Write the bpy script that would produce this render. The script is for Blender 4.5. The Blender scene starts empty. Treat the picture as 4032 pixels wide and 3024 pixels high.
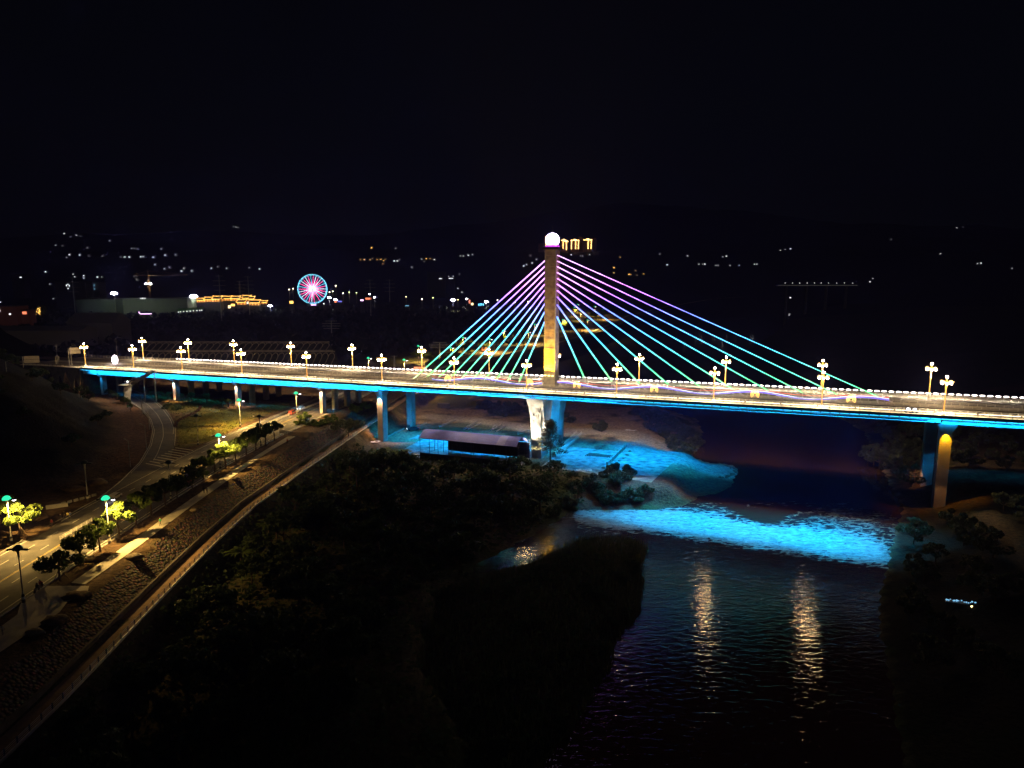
HAZE_D = .00034; SKY = .0004; FILL_SUN = .012
import bpy, math, random
import numpy as np
R = math.radians
sc = bpy.context.scene
col = sc.collection
rnd = random.Random(7)

# ------------------------------------------------------------------ camera
CAMZ = 81.0; PITCH = R(9.1); FPX = 2797.0            # focal length in pixels of a 4032 wide frame
cd = bpy.data.cameras.new('camera'); cam = bpy.data.objects.new('camera', cd); col.objects.link(cam)
cam.location = (0, 0, CAMZ); cam.rotation_euler = (math.pi/2 - PITCH, 0, 0)
cd.sensor_width = 36; cd.lens = 36*FPX/4032; cd.clip_start = 1; cd.clip_end = 12000
sc.camera = cam

def ray(px, py):
    u = px-2016; v = py-1512
    return u, FPX*math.cos(PITCH)-v*math.sin(PITCH), -FPX*math.sin(PITCH)-v*math.cos(PITCH)
def at(px, py, z):                                     # point of the plane Z=z seen at that spot of the survey photo
    a, b, c = ray(px, py); t = (z-CAMZ)/c
    return (a*t, b*t)
def zat(py, Y):                                        # height seen at row py at distance Y
    a, b, c = ray(2016, py); return CAMZ + c/b*Y

# ------------------------------------------------------------------ bridge frame: s along, w across, z up
BX, BY, BA = -225.8, 370.8, -0.374
CB, SB = math.cos(BA), math.sin(BA)
def dz(s): return 30.3 + 0.01007*s
def W(s, w): return (BX+CB*s-SB*w, BY+SB*s+CB*w)
def SW(p):
    x, y = p[0]-BX, p[1]-BY
    return (x*CB+y*SB, -x*SB+y*CB)
def s_px(px, py, w):
    a, b, c = ray(px, py); r = a/b
    return (r*(BY+CB*w) - BX + SB*w)/(CB - r*SB)

# ------------------------------------------------------------------ materials
def mat(name, c, rough=.7, metal=0, nscale=4.0, namt=.25, bump=0, bscale=None, emit=None, estr=0, sample=True, spec=.5, c2=None, detail=4):
    m = bpy.data.materials.new(name); m.use_nodes = True
    nt = m.node_tree; b = nt.nodes['Principled BSDF']
    tc = nt.nodes.new('ShaderNodeTexCoord')
    n = nt.nodes.new('ShaderNodeTexNoise'); n.inputs['Scale'].default_value = nscale; n.inputs['Detail'].default_value = detail
    nt.links.new(tc.outputs['Object'], n.inputs['Vector'])
    rp = nt.nodes.new('ShaderNodeValToRGB'); rp.color_ramp.elements[0].position = .3; rp.color_ramp.elements[1].position = .7
    lo = [x*(1-namt) for x in c]; hi = [min(1, x*(1+namt)) for x in c] if c2 is None else c2
    rp.color_ramp.elements[0].color = (*lo, 1); rp.color_ramp.elements[1].color = (*hi, 1)
    nt.links.new(n.outputs['Fac'], rp.inputs[0]); nt.links.new(rp.outputs[0], b.inputs['Base Color'])
    b.inputs['Roughness'].default_value = rough; b.inputs['Metallic'].default_value = metal
    b.inputs['Specular IOR Level'].default_value = spec
    if bump:
        n2 = nt.nodes.new('ShaderNodeTexNoise'); n2.inputs['Scale'].default_value = bscale or nscale*3; n2.inputs['Detail'].default_value = 5
        nt.links.new(tc.outputs['Object'], n2.inputs['Vector'])
        bp = nt.nodes.new('ShaderNodeBump'); bp.inputs['Strength'].default_value = bump; bp.inputs['Distance'].default_value = .3
        nt.links.new(n2.outputs['Fac'], bp.inputs['Height']); nt.links.new(bp.outputs[0], b.inputs['Normal'])
    if emit:
        b.inputs['Emission Color'].default_value = (*emit, 1); b.inputs['Emission Strength'].default_value = estr
        if not sample: m.cycles.emission_sampling = 'NONE'
    return m
def leafmat(name, c, c2, rough=.6):
    m = mat(name, c, rough, nscale=.9, c2=c2, spec=.25)
    nt = m.node_tree; b = nt.nodes['Principled BSDF']; out = [n for n in nt.nodes if n.type == 'OUTPUT_MATERIAL'][0]
    tr = nt.nodes.new('ShaderNodeBsdfTranslucent'); mx = nt.nodes.new('ShaderNodeMixShader'); mx.inputs[0].default_value = .3
    rp = [n for n in nt.nodes if n.type == 'VALTORGB'][0]
    nt.links.new(rp.outputs[0], tr.inputs[0]); nt.links.new(b.outputs[0], mx.inputs[1]); nt.links.new(tr.outputs[0], mx.inputs[2])
    nt.links.new(mx.outputs[0], out.inputs[0])
    return m

M = {}
M['asphalt'] = mat('asphalt', (.085, .08, .074), .85, nscale=.35, namt=.35, bump=.15, bscale=6)
M['deck_asphalt'] = mat('deck asphalt', (.10, .088, .075), .75, nscale=.2, namt=.3, bump=.1, bscale=5)
M['line'] = mat('road paint', (.62, .6, .55), .7, nscale=2, namt=.3)
M['yline'] = mat('yellow road paint', (.6, .42, .08), .7, nscale=2, namt=.3)
M['concrete'] = mat('weathered concrete', (.38, .36, .33), .85, nscale=.5, namt=.28, bump=.2, bscale=3)
M['pierc'] = mat('pier concrete', (.42, .4, .37), .8, nscale=.25, namt=.25, bump=.12, bscale=2)
M['paving'] = mat('promenade paving', (.46, .42, .34), .85, nscale=.4, namt=.2, bump=.2, bscale=4)
M['walk'] = mat('walkway tiles', (.42, .38, .32), .8, nscale=1, namt=.2)
M['dark_fascia'] = mat('dark fascia', (.025, .025, .028), .7, nscale=.5)
M['girder'] = mat('painted girder', (.45, .46, .47), .55, nscale=.12, namt=.12)
M['white_rail'] = mat('white railing paint', (.78, .76, .7), .5, nscale=1, namt=.08)
M['dark_rail'] = mat('dark railing paint', (.06, .055, .05), .5, nscale=1)
M['grey_metal'] = mat('galvanised metal', (.42, .42, .42), .45, .6, nscale=2, namt=.15)
M['rock'] = None
M['bark'] = mat('bark', (.13, .09, .06), .9, nscale=3, namt=.4, bump=.5)
M['leaf'] = leafmat('street tree leaves', (.06, .10, .02), (.11, .16, .035))
M['leaf_lit'] = leafmat('lamp-lit tree leaves', (.10, .15, .025), (.17, .24, .045))  # brighter copy of the street leaves, lamp light put into its colour
M['leaf_d'] = leafmat('thicket leaves', (.045, .075, .03), (.085, .125, .055))
M['leaf_s'] = leafmat('scrub leaves', (.08, .10, .05), (.14, .15, .08))
M['conifer'] = leafmat('conifer needles', (.07, .075, .04), (.13, .12, .06))
M['reed'] = leafmat('reed blades', (.09, .11, .05), (.14, .15, .07))
M['soil'] = mat('dug soil', (.13, .085, .05), .95, nscale=.6, namt=.4, bump=.8, bscale=2)
M['purple_lit_roof'] = mat('purple-lit roof sheet', (.17, .18, .60), .6, nscale=.3, namt=.12)  # purple light of the cables put into the roof colour
M['purple_lit_roof_pale'] = mat('pale purple-lit roof sheet', (.30, .31, .68), .6, nscale=.3, namt=.12)  # paler sheet, with the same cable light in its colour
M['screen'] = mat('dark screen cloth', (.035, .035, .03), .9, nscale=.5, namt=.4)
M['timber'] = mat('stacked timber', (.22, .19, .15), .8, nscale=1.5, namt=.3)
M['globe'] = mat('lamp globe', (.9, .9, .9), .3, emit=(1, .64, .30), estr=330)
M['gold'] = mat('gold lit pole', (.7, .45, .12), .4, .3, emit=(1, .50, .10), estr=1.0, sample=False, nscale=3)  # pole glows by itself in place of the light cast on it
M['goldtrim'] = mat('gold arm', (.7, .5, .2), .35, .5, emit=(1, .55, .18), estr=.7, sample=False)  # arms glow by themselves in the same way
M['pod'] = mat('railing light lens', (.9, .9, .9), .3, emit=(1, .9, .86), estr=6.5)
M['ledwarm'] = mat('warm handrail light', (.9, .9, .8), .3, emit=(1, .78, .48), estr=14)
M['orb'] = mat('glowing sphere', (.9, .9, .95), .4, emit=(.80, .68, 1.0), estr=11)
M['magenta'] = mat('magenta light ring', (.6, .1, .6), .4, emit=(.75, .05, .9), estr=1.1)
M['cyanled'] = mat('cyan wash light', (.1, .5, .7), .4, emit=(.05, .55, 1.0), estr=3.0, sample=False)
M['tower'] = None
M['red_led'] = mat('red wave light', (.6, .1, .1), .4, emit=(1, .22, .12), estr=1.4, sample=False)
M['blue_led'] = mat('blue wave light', (.1, .1, .6), .4, emit=(.22, .16, 1), estr=1.6, sample=False)
M['white_led'] = mat('white wave light', (.8, .8, .9), .4, emit=(.62, .78, 1), estr=2.4, sample=False)
M['gold_led'] = mat('golden arch light', (.7, .5, .2), .4, emit=(1, .55, .12), estr=4.0, sample=False)
M['green_dome'] = mat('green lamp dome', (.05, .5, .3), .3, emit=(.03, .85, .42), estr=1.3, sample=False)
M['dome_off'] = mat('unlit lamp dome', (.03, .05, .05), .3)
M['lampwhite'] = mat('street lamp lens', (.9, .9, .9), .3, emit=(1, .88, .95), estr=12, sample=False)
M['polewhite'] = mat('white lamp pole', (.6, .6, .56), .5, .2, nscale=1, namt=.15)
M['skin'] = mat('skin', (.4, .26, .18), .6)
M['tail'] = mat('red tail lamp', (.6, .05, .03), .3, emit=(1, .08, .05), estr=8, sample=False)
M['head'] = mat('head lamp', (.9, .9, .9), .3, emit=(.9, .9, 1), estr=10, sample=False)
M['rubber'] = mat('tyre rubber', (.02, .02, .02), .8)
M['glassdark'] = mat('car window', (.03, .035, .04), .1)
def emat(name, c, s): 
    M[name] = mat(name, (.5, .5, .5), .5, emit=c, estr=s, sample=False)
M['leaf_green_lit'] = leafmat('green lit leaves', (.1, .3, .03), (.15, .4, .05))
emat('lampfar', (1, .86, .7), 9); emat('lampfar_g', (.75, 1, .35), 6); emat('lampfar_y', (1, .8, .3), 8)
emat('window_warm', (1, .72, .35), 4); emat('window_white', (.9, .93, 1), 2.6); emat('flood', (.93, .92, 1), 70)
emat('gold_outline', (1, .50, .10), 4); emat('pink_neon', (.9, .5, 1), 3); emat('wheel_cyan', (.14, .68, 1), 3.4)
emat('wheel_red', (1, .06, .30), 6); emat('wheel_white', (.7, .75, 1), 5); emat('green_wash', (.25,.9,.1), .5)
emat('tower_gold', (1, .6, .18), 9); emat('red_sign', (1, .25, .12), 1.8); emat('blue_neon', (.2, .2, 1), 1.2); emat('screen_blue', (.25, .62, 1), 1.0)
for n in ('window_white', 'window_warm', 'flood'):
    pass
M['brick_red'] = mat('glowing red plaster', (.30, .14, .10), .8, emit=(.3, .09, .05), estr=.03, sample=False)  # faint glow put into the plaster in place of light on it
M['plaster'] = mat('grey plaster', (.30, .30, .29), .8)
M['darkwall'] = mat('dark plaster', (.12, .12, .12), .8)

def with_stones():
    m = bpy.data.materials.new('riprap stone'); m.use_nodes = True; nt = m.node_tree; b = nt.nodes['Principled BSDF']
    tc = nt.nodes.new('ShaderNodeTexCoord'); v = nt.nodes.new('ShaderNodeTexVoronoi'); v.inputs['Scale'].default_value = 1.5
    nt.links.new(tc.outputs['Object'], v.inputs['Vector'])
    rp = nt.nodes.new('ShaderNodeValToRGB'); rp.color_ramp.elements[0].position = .05; rp.color_ramp.elements[1].position = .75
    rp.color_ramp.elements[0].color = (.24, .17, .12, 1); rp.color_ramp.elements[1].color = (.03, .02, .015, 1)
    nt.links.new(v.outputs['Distance'], rp.inputs[0])
    mx = nt.nodes.new('ShaderNodeMixRGB'); mx.blend_type = 'MULTIPLY'; mx.inputs[0].default_value = .6
    nt.links.new(rp.outputs[0], mx.inputs[1]); nt.links.new(v.outputs['Color'], mx.inputs[2]); nt.links.new(mx.outputs[0], b.inputs['Base Color'])
    bp = nt.nodes.new('ShaderNodeBump'); bp.invert = True; bp.inputs['Strength'].default_value = 1; bp.inputs['Distance'].default_value = .5
    nt.links.new(v.outputs['Distance'], bp.inputs['Height']); nt.links.new(bp.outputs[0], b.inputs['Normal'])
    b.inputs['Roughness'].default_value = .95
    return m
M['rock'] = with_stones()
def tower_mat():                                       # stone blocks with thin darker joints
    m = bpy.data.materials.new('tower cladding'); m.use_nodes = True; nt = m.node_tree; b = nt.nodes['Principled BSDF']
    tc = nt.nodes.new('ShaderNodeTexCoord'); sx = nt.nodes.new('ShaderNodeSeparateXYZ'); nt.links.new(tc.outputs['Object'], sx.inputs[0])
    n = nt.nodes.new('ShaderNodeTexNoise'); n.inputs['Scale'].default_value = .45; n.inputs['Detail'].default_value = 6
    nt.links.new(tc.outputs['Object'], n.inputs['Vector'])
    ad = nt.nodes.new('ShaderNodeMath'); ad.operation = 'MULTIPLY_ADD'; ad.inputs[1].default_value = .12
    nt.links.new(n.outputs['Fac'], ad.inputs[0]); nt.links.new(sx.outputs['Z'], ad.inputs[2])
    mo = nt.nodes.new('ShaderNodeMath'); mo.operation = 'PINGPONG'; mo.inputs[1].default_value = 2.25
    nt.links.new(ad.outputs[0], mo.inputs[0])
    gt = nt.nodes.new('ShaderNodeMath'); gt.operation = 'LESS_THAN'; gt.inputs[1].default_value = .07; nt.links.new(mo.outputs[0], gt.inputs[0])
    rp = nt.nodes.new('ShaderNodeValToRGB'); rp.color_ramp.elements[0].color = (.24, .17, .13, 1); rp.color_ramp.elements[1].color = (.46, .36, .28, 1)
    rp.color_ramp.elements[0].position = .35; rp.color_ramp.elements[1].position = .65; nt.links.new(n.outputs['Fac'], rp.inputs[0])
    mx = nt.nodes.new('ShaderNodeMixRGB'); mx.inputs[2].default_value = (.6, .45, .33, 1); nt.links.new(gt.outputs[0], mx.inputs[0]); nt.links.new(rp.outputs[0], mx.inputs[1])
    nt.links.new(mx.outputs[0], b.inputs['Base Color']); b.inputs['Roughness'].default_value = .7
    return m
M['tower'] = tower_mat()
def cable_mat():                                       # programmed strip: green low, cyan, blue, violet high
    m = bpy.data.materials.new('cable light strip'); m.use_nodes = True; nt = m.node_tree; b = nt.nodes['Principled BSDF']
    g = nt.nodes.new('ShaderNodeNewGeometry'); sx = nt.nodes.new('ShaderNodeSeparateXYZ'); nt.links.new(g.outputs['Position'], sx.inputs[0])
    mr = nt.nodes.new('ShaderNodeMapRange'); mr.inputs[1].default_value = 33; mr.inputs[2].default_value = 89; nt.links.new(sx.outputs['Z'], mr.inputs[0])
    rp = nt.nodes.new('ShaderNodeValToRGB'); cr = rp.color_ramp
    stops = [(0, (.45, .65, .30)), (.04, (.08, .60, .10)), (.13, (.05, .72, .30)), (.25, (.05, .66, .62)), (.40, (.05, .50, 1.0)), (.52, (.10, .28, 1.0)), (.60, (.18, .16, 1.0)), (.67, (.42, .16, 1.0)), (.76, (.75, .22, 1.0)), (1, (.78, .38, 1.0))]
    cr.elements[0].position = 0; cr.elements[0].color = (*stops[0][1], 1); cr.elements[1].position = 1; cr.elements[1].color = (*stops[-1][1], 1)
    for p, c in stops[1:-1]:
        e = cr.elements.new(p); e.color = (*c, 1)
    nt.links.new(mr.outputs[0], rp.inputs[0]); nt.links.new(rp.outputs[0], b.inputs['Emission Color']); b.inputs['Emission Strength'].default_value = 5.5
    b.inputs['Base Color'].default_value = (.5, .5, .5, 1)
    n = nt.nodes.new('ShaderNodeTexNoise'); n.inputs['Scale'].default_value = .35; n.inputs['Detail'].default_value = 3; nt.links.new(g.outputs['Position'], n.inputs['Vector'])
    m2 = nt.nodes.new('ShaderNodeMapRange'); m2.inputs[1].default_value = .3; m2.inputs[2].default_value = .7; m2.inputs[3].default_value = 3.0; m2.inputs[4].default_value = 8.0
    nt.links.new(n.outputs['Fac'], m2.inputs[0]); nt.links.new(m2.outputs[0], b.inputs['Emission Strength'])
    return m
M['cable'] = cable_mat()

# ------------------------------------------------------------------ mesh builder
class MB:
    def __init__(s): s.v = []; s.f = []
    def quad(s, a, b, c, d):
        i = len(s.v); s.v += [tuple(a), tuple(b), tuple(c), tuple(d)]; s.f.append((i, i+1, i+2, i+3)); return s
    def hexa(s, p):                                    # eight corners: bottom ring 0-3, top ring 4-7
        i = len(s.v); s.v += [tuple(q) for q in p]
        for f in ((0, 3, 2, 1), (4, 5, 6, 7), (0, 1, 5, 4), (1, 2, 6, 5), (2, 3, 7, 6), (3, 0, 4, 7)): s.f.append(tuple(i+k for k in f))
        return s
    def box(s, x0, x1, y0, y1, z0, z1):
        return s.hexa([(x0, y0, z0), (x1, y0, z0), (x1, y1, z0), (x0, y1, z0), (x0, y0, z1), (x1, y0, z1), (x1, y1, z1), (x0, y1, z1)])
    def obox(s, c, ang, lx, ly, z0, z1):               # oriented box about centre c
        ca, sa = math.cos(ang), math.sin(ang); P = []
        for z in (z0, z1):
            for a, b in ((-1, -1), (1, -1), (1, 1), (-1, 1)):
                P.append((c[0]+ca*a*lx/2-sa*b*ly/2, c[1]+sa*a*lx/2+ca*b*ly/2, z))
        return s.hexa(P)
    def tube(s, pts, r, n=6, cap=True):
        rs = r if isinstance(r, (list, tuple)) else [r]*len(pts); rings = []
        for k, p in enumerate(pts):
            a = pts[max(0, k-1)]; b = pts[min(len(pts)-1, k+1)]
            d = np.array(b, float)-np.array(a, float); d /= (np.linalg.norm(d)+1e-9)
            u = np.cross(d, (0, 0, 1)); 
            if np.linalg.norm(u) < .05: u = np.cross(d, (0, 1, 0))
            u /= np.linalg.norm(u); w = np.cross(d, u); i = len(s.v)
            for q in range(n):
                t = 2*math.pi*q/n; s.v.append(tuple(np.array(p, float)+rs[k]*(math.cos(t)*u+math.sin(t)*w)))
            rings.append(i)
        for a, b in zip(rings, rings[1:]):
            for q in range(n): s.f.append((a+q, a+(q+1) % n, b+(q+1) % n, b+q))
        if cap:
            s.f.append(tuple(rings[0]+q for q in range(n))[::-1]); s.f.append(tuple(rings[-1]+q for q in range(n)))
        return s
    def lathe(s, c, prof, n=12):
        i0 = len(s.v)
        for r, z in prof:
            for q in range(n):
                t = 2*math.pi*q/n; s.v.append((c[0]+r*math.cos(t), c[1]+r*math.sin(t), c[2]+z))
        for k in range(len(prof)-1):
            for q in range(n):
                a = i0+k*n; s.f.append((a+q, a+(q+1) % n, a+n+(q+1) % n, a+n+q))
        s.f.append(tuple(i0+q for q in range(n))[::-1]); s.f.append(tuple(i0+(len(prof)-1)*n+q for q in range(n)))
        return s
    def ball(s, c, r, n=8, m=5, sx=1, sy=1, sz=1):
        i0 = len(s.v); s.v.append((c[0], c[1], c[2]-r*sz))
        for k in range(1, m):
            t = math.pi*k/m
            for q in range(n):
                a = 2*math.pi*q/n; s.v.append((c[0]+r*sx*math.sin(t)*math.cos(a), c[1]+r*sy*math.sin(t)*math.sin(a), c[2]-r*sz*math.cos(t)))
        s.v.append((c[0], c[1], c[2]+r*sz)); e = len(s.v)-1
        for q in range(n): s.f.append((i0, i0+1+(q+1) % n, i0+1+q)); s.f.append((e, e-n+q, e-n+(q+1) % n))
        for k in range(m-2):
            a = i0+1+k*n
            for q in range(n): s.f.append((a+q, a+(q+1) % n, a+n+(q+1) % n, a+n+q))
        return s
    def prism(s, prof, s0, s1, f):                     # profile list of 2D points, f(t, a, b) -> 3D point, at t=s0 and s1
        i = len(s.v); n = len(prof)
        for t in (s0, s1):
            for a, b in prof: s.v.append(tuple(f(t, a, b)))
        for q in range(n): s.f.append((i+q, i+(q+1) % n, i+n+(q+1) % n, i+n+q))
        s.f.append(tuple(i+q for q in range(n))[::-1]); s.f.append(tuple(i+n+q for q in range(n)))
        return s
    def mesh(s, name):
        me = bpy.data.meshes.new(name); me.from_pydata(s.v, [], s.f); me.update(); return me
    def build(s, name, m, parent=None, smooth=False):
        me = s.mesh(name)
        if isinstance(m, str): m = M[m]
        if m: me.materials.append(m)
        if smooth: me.polygons.foreach_set('use_smooth', [True]*len(me.polygons))
        o = bpy.data.objects.new(name, me); col.objects.link(o)
        if parent: o.parent = parent
        return o
def empty(name, loc=(0, 0, 0), rz=0):
    o = bpy.data.objects.new(name, None); col.objects.link(o); o.location = loc; o.rotation_euler = (0, 0, rz); o.empty_display_size = .5; return o
def tag(o, label, cat, group=None, kind=None):
    o['label'] = label; o['category'] = cat
    if group: o['group'] = group
    if kind: o['kind'] = kind
    return o
def struct(o, label=None):
    o['kind'] = 'structure'
    if label: o['label'] = label
    return o
KIDS = {}
def kids(o): return [c for c in bpy.data.objects if c.parent is o]
def snapshot(o):                                       # (object, [(child, [grandchildren])]) kept so that copying stays fast
    return (o, [(c, kids(c)) for c in kids(o)])
def dup(tree, loc, rz=0, scale=1, label=None, group=None):
    o, ch = tree; r = o.copy(); col.objects.link(r); r.location = loc; r.rotation_euler = (0, 0, rz)
    r.scale = (scale,)*3 if not isinstance(scale, tuple) else scale
    for c, gs in ch:
        k = c.copy(); col.objects.link(k); k.parent = r
        for g in gs:
            q = g.copy(); col.objects.link(q); q.parent = k
    if label: r['label'] = label
    if group: r['group'] = group
    return r
class Proto:                                           # first placement uses the prototype itself, later ones copy it
    def __init__(s, root): s.t = snapshot(root); s.used = False
    def put(s, loc, rz=0, scale=1, label=None, group=None):
        if not s.used:
            s.used = True; r = s.t[0]; r.location = loc; r.rotation_euler = (0, 0, rz); r.scale = (scale,)*3 if not isinstance(scale, tuple) else scale
            if label: r['label'] = label
            if group: r['group'] = group
            return r
        return dup(s.t, loc, rz, scale, label, group)
ORD = ['first', 'second', 'third', 'fourth', 'fifth', 'sixth', 'seventh', 'eighth', 'ninth', 'tenth', 'eleventh', 'twelfth', 'thirteenth', 'fourteenth', 'fifteenth', 'sixteenth', 'seventeenth', 'eighteenth', 'nineteenth', 'twentieth', 'twenty-first', 'twenty-second', 'twenty-third', 'twenty-fourth', 'twenty-fifth']
# ------------------------------------------------------------------ terrain
def seg_dist(P, line, closed=False):
    P = np.asarray(P, float); best = np.full(len(P), 1e9); side = np.zeros(len(P))
    L = list(line)+([line[0]] if closed else [])
    for a, b in zip(L, L[1:]):
        a = np.array(a, float); b = np.array(b, float); ab = b-a
        t = np.clip(((P-a)@ab)/(ab@ab+1e-9), 0, 1); q = a+t[:, None]*ab; d = np.hypot(*(P-q).T)
        cr = ab[0]*(P[:, 1]-a[1])-ab[1]*(P[:, 0]-a[0])
        m = d < best; best[m] = d[m]; side[m] = np.sign(cr[m])
    return best, side
def inside(P, poly):
    P = np.asarray(P, float); x, y = P.T; c = np.zeros(len(P), bool)
    for (x0, y0), (x1, y1) in zip(poly, poly[1:]+poly[:1]):
        if y0 == y1: continue
        m = ((y0 > y) != (y1 > y)) & (x < (x1-x0)*(y-y0)/(y1-y0)+x0); c ^= m
    return c
def sstep(a, b, x):
    t = np.clip((x-a)/(b-a), 0, 1); return t*t*(3-2*t)
_g = np.random.RandomState(3); _tab = _g.rand(256, 256)
def vnoise(x, y):
    xi = np.floor(x).astype(int); yi = np.floor(y).astype(int); fx = x-xi; fy = y-yi
    fx = fx*fx*(3-2*fx); fy = fy*fy*(3-2*fy); T = _tab
    a = T[xi % 256, yi % 256]; b = T[(xi+1) % 256, yi % 256]; c = T[xi % 256, (yi+1) % 256]; d = T[(xi+1) % 256, (yi+1) % 256]
    return (a*(1-fx)+b*fx)*(1-fy)+(c*(1-fx)+d*fx)*fy
def fbm(x, y, o=4):
    r = 0; a = .5
    for k in range(o): r = r+a*vnoise(x*2**k+17*k, y*2**k+5*k); a /= 2
    return r

P_ = lambda pts, z: [at(a, b, z) for a, b in pts]
# left shore of the river, seen from the foreground to far upstream (land on its left)
SHORE_L = [(2, -60), (2, 60)] + P_([(2150, 3024), (2250, 2880), (2300, 2780), (2400, 2640), (2425, 2540), (2470, 2480), (2520, 2430), (2540, 2310), (2530, 2220), (2560, 2165), (2500, 2128), (2380, 2118), (2280, 2130), (2180, 2170), (2080, 2212), (1960, 2245), (1850, 2262), (1870, 2225), (1980, 2170), (2100, 2105), (2230, 2030), (2262, 2006), (2400, 2008), (2560, 2010), (2690, 1992), (2760, 1952), (2830, 1945), (2880, 1918), (2898, 1880), (2906, 1850), (2890, 1829), (2800, 1824), (2720, 1800), (2755, 1768), (2768, 1700), (2745, 1650)], 0) + [(88, 420), (70, 470), (66, 520), (95, 620), (150, 740), (210, 900), (330, 1200), (480, 1500), (900, 1900)]
SHORE_R = [(60, -60)] + [at(*p, 0) for p in [(3560, 3024), (3490, 2600), (3455, 2400), (3475, 2290), (3492, 2225), (3530, 2080), (3560, 2000), (3510, 1930), (3450, 1790), (3400, 1700)]] + [(185, 420), (190, 520), (215, 640), (260, 760), (330, 900), (460, 1180), (620, 1420), (1000, 1750)]
RIVER = SHORE_L + SHORE_R[::-1]
BAR = [at(*p, 0) for p in [(2150, 3024), (2250, 2880), (2330, 2760), (2400, 2640), (2425, 2540), (2470, 2480), (2520, 2430), (2540, 2310), (2530, 2220), (2560, 2165), (2500, 2128), (2380, 2118), (2280, 2128), (2180, 2170), (2080, 2215), (1980, 2250), (1860, 2290), (1740, 2360), (1650, 2500), (1640, 2700), (1850, 3024)]] + [(-15, 60), (2, 60)]
LT = [(-83, 40)] + P_([(0, 2667), (210, 2488)], 15.5) + [(-85.0, 136), (-86.0, 157), (-86.8, 180), (-86.8, 206), (-83.5, 241), (-77.3, 297)] + [(-72, 340), (-66, 390), (-56, 440), (-30, 500), (10, 570), (48, 640), (92, 760), (165, 1000), (260, 1200), (420, 1480), (850, 1900), (1500, 2400)]
HIGHZ = 15.9
def height(P):
    P = np.asarray(P, float); x, y = P.T
    dr, _ = seg_dist(P, RIVER, True); inr = inside(P, RIVER); db, _ = seg_dist(P, BAR, True); inb = inside(P, BAR)
    n = fbm(x/23, y/23)-.47; n2 = fbm(x/6+40, y/6)-.47
    land = .25+5.2*sstep(0, 26, dr)+n*1.6*sstep(4, 20, dr)+n2*.5
    h = np.where(inr, -.25-np.minimum(dr*.18, 2.0), np.maximum(land, .12+.05*np.minimum(dr, 10)))
    h = np.where(inb, .15+1.4*sstep(0, 9, db)+n2*.6, h)
    # yard below the bridge
    s = (x-BX)*CB+(y-BY)*SB; w = -(x-BX)*SB+(y-BY)*CB
    yard = sstep(190, 196, s)*(1-sstep(306, 316, s))*sstep(-22, -16, w)*(1-sstep(34, 42, w))
    h = np.where(inr, h, h*(1-yard)+5.3*yard)
    # levee and upper ground
    d, side = seg_dist(P, LT); t = d*side                     # positive on the land side (left)
    lev = np.where(t > 0, HIGHZ, np.where(t > -5.2, HIGHZ-.4+t*.68, 0))
    fade = 1-sstep(-8, -14, t)
    low = h
    path = 11.0
    h = np.where(t > 0, HIGHZ, np.where(t > -5.2, HIGHZ-.4+t*.72, np.where(t > -9.8, path-.05, np.maximum(low, path-.05-(-9.8-t)*1.1))))
    up = t > 0
    hn = (fbm(x/14, y/14)-.47)
    # dark hill at the left of the ramp
    ro, rs = seg_dist(P, RAMP_OUT)
    hill = np.where((rs > 0) & (x < -118) & (y > 150), 1, 0)
    hh = 28*sstep(7, 62, ro)*sstep(190, 262, y)+2.0*sstep(6, 20, ro)*hn*2
    h = np.where(up & (hill > 0), HIGHZ+hh+np.where(x < -240, (-240-x)*.08, 0), h)
    # embankment that carries the road up to the left end of the bridge
    emb = sstep(-42, -37.5, -np.abs(w-17.5)-20) 
    e2 = (np.abs(w-17.5) < 18.4) & (s < -1.5)
    m = (s < 0) & (w > -1)
    h = np.where(m & up, np.maximum(h, 29.6-np.maximum(0, np.abs(w-17.5)-18.6)*.5), h)
    # ground behind the bridge, gently falling to the river flats, then far hills
    h = np.where(up & (y > 420) & (s > -5), HIGHZ+2.2*hn*sstep(430, 520, y), h)
    far = sstep(1500, 2100, y)*110 + sstep(2100, 3600, y)*(150+70*np.sin(x/900+.6)+40*np.sin(x/370))
    far += sstep(1100, 1700, y)*22*fbm(x/160, y/160) + sstep(2000, 2600, y)*80*(fbm(x/260, y/260)-.45)
    farx = sstep(1.0, 2.2, x/(y+300))*sstep(300, 900, y)*0
    h = np.where(inr, h, h+far)
    # right bank
    dR, sR = seg_dist(P, SHORE_R); rt = (sR < 0) & ~inr
    h = np.where(rt, .3+7*sstep(0, 30, dR)+n*2.5*sstep(3, 20, dR)+n2*.6+16*sstep(60, 220, dR)+far, h)
    return h
RAMP_IN = P_([(685, 1766), (692, 1687), (679, 1652), (651, 1614), (609, 1576), (552, 1545), (476, 1521), (375, 1504)], 16) + [(-275, 430)]
RAMP_OUT = P_([(391, 1963), (476, 1896), (552, 1820), (590, 1754), (603, 1697), (590, 1652), (559, 1614), (502, 1576), (429, 1545), (366, 1529)], 16) + [(-262, 408)]

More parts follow.
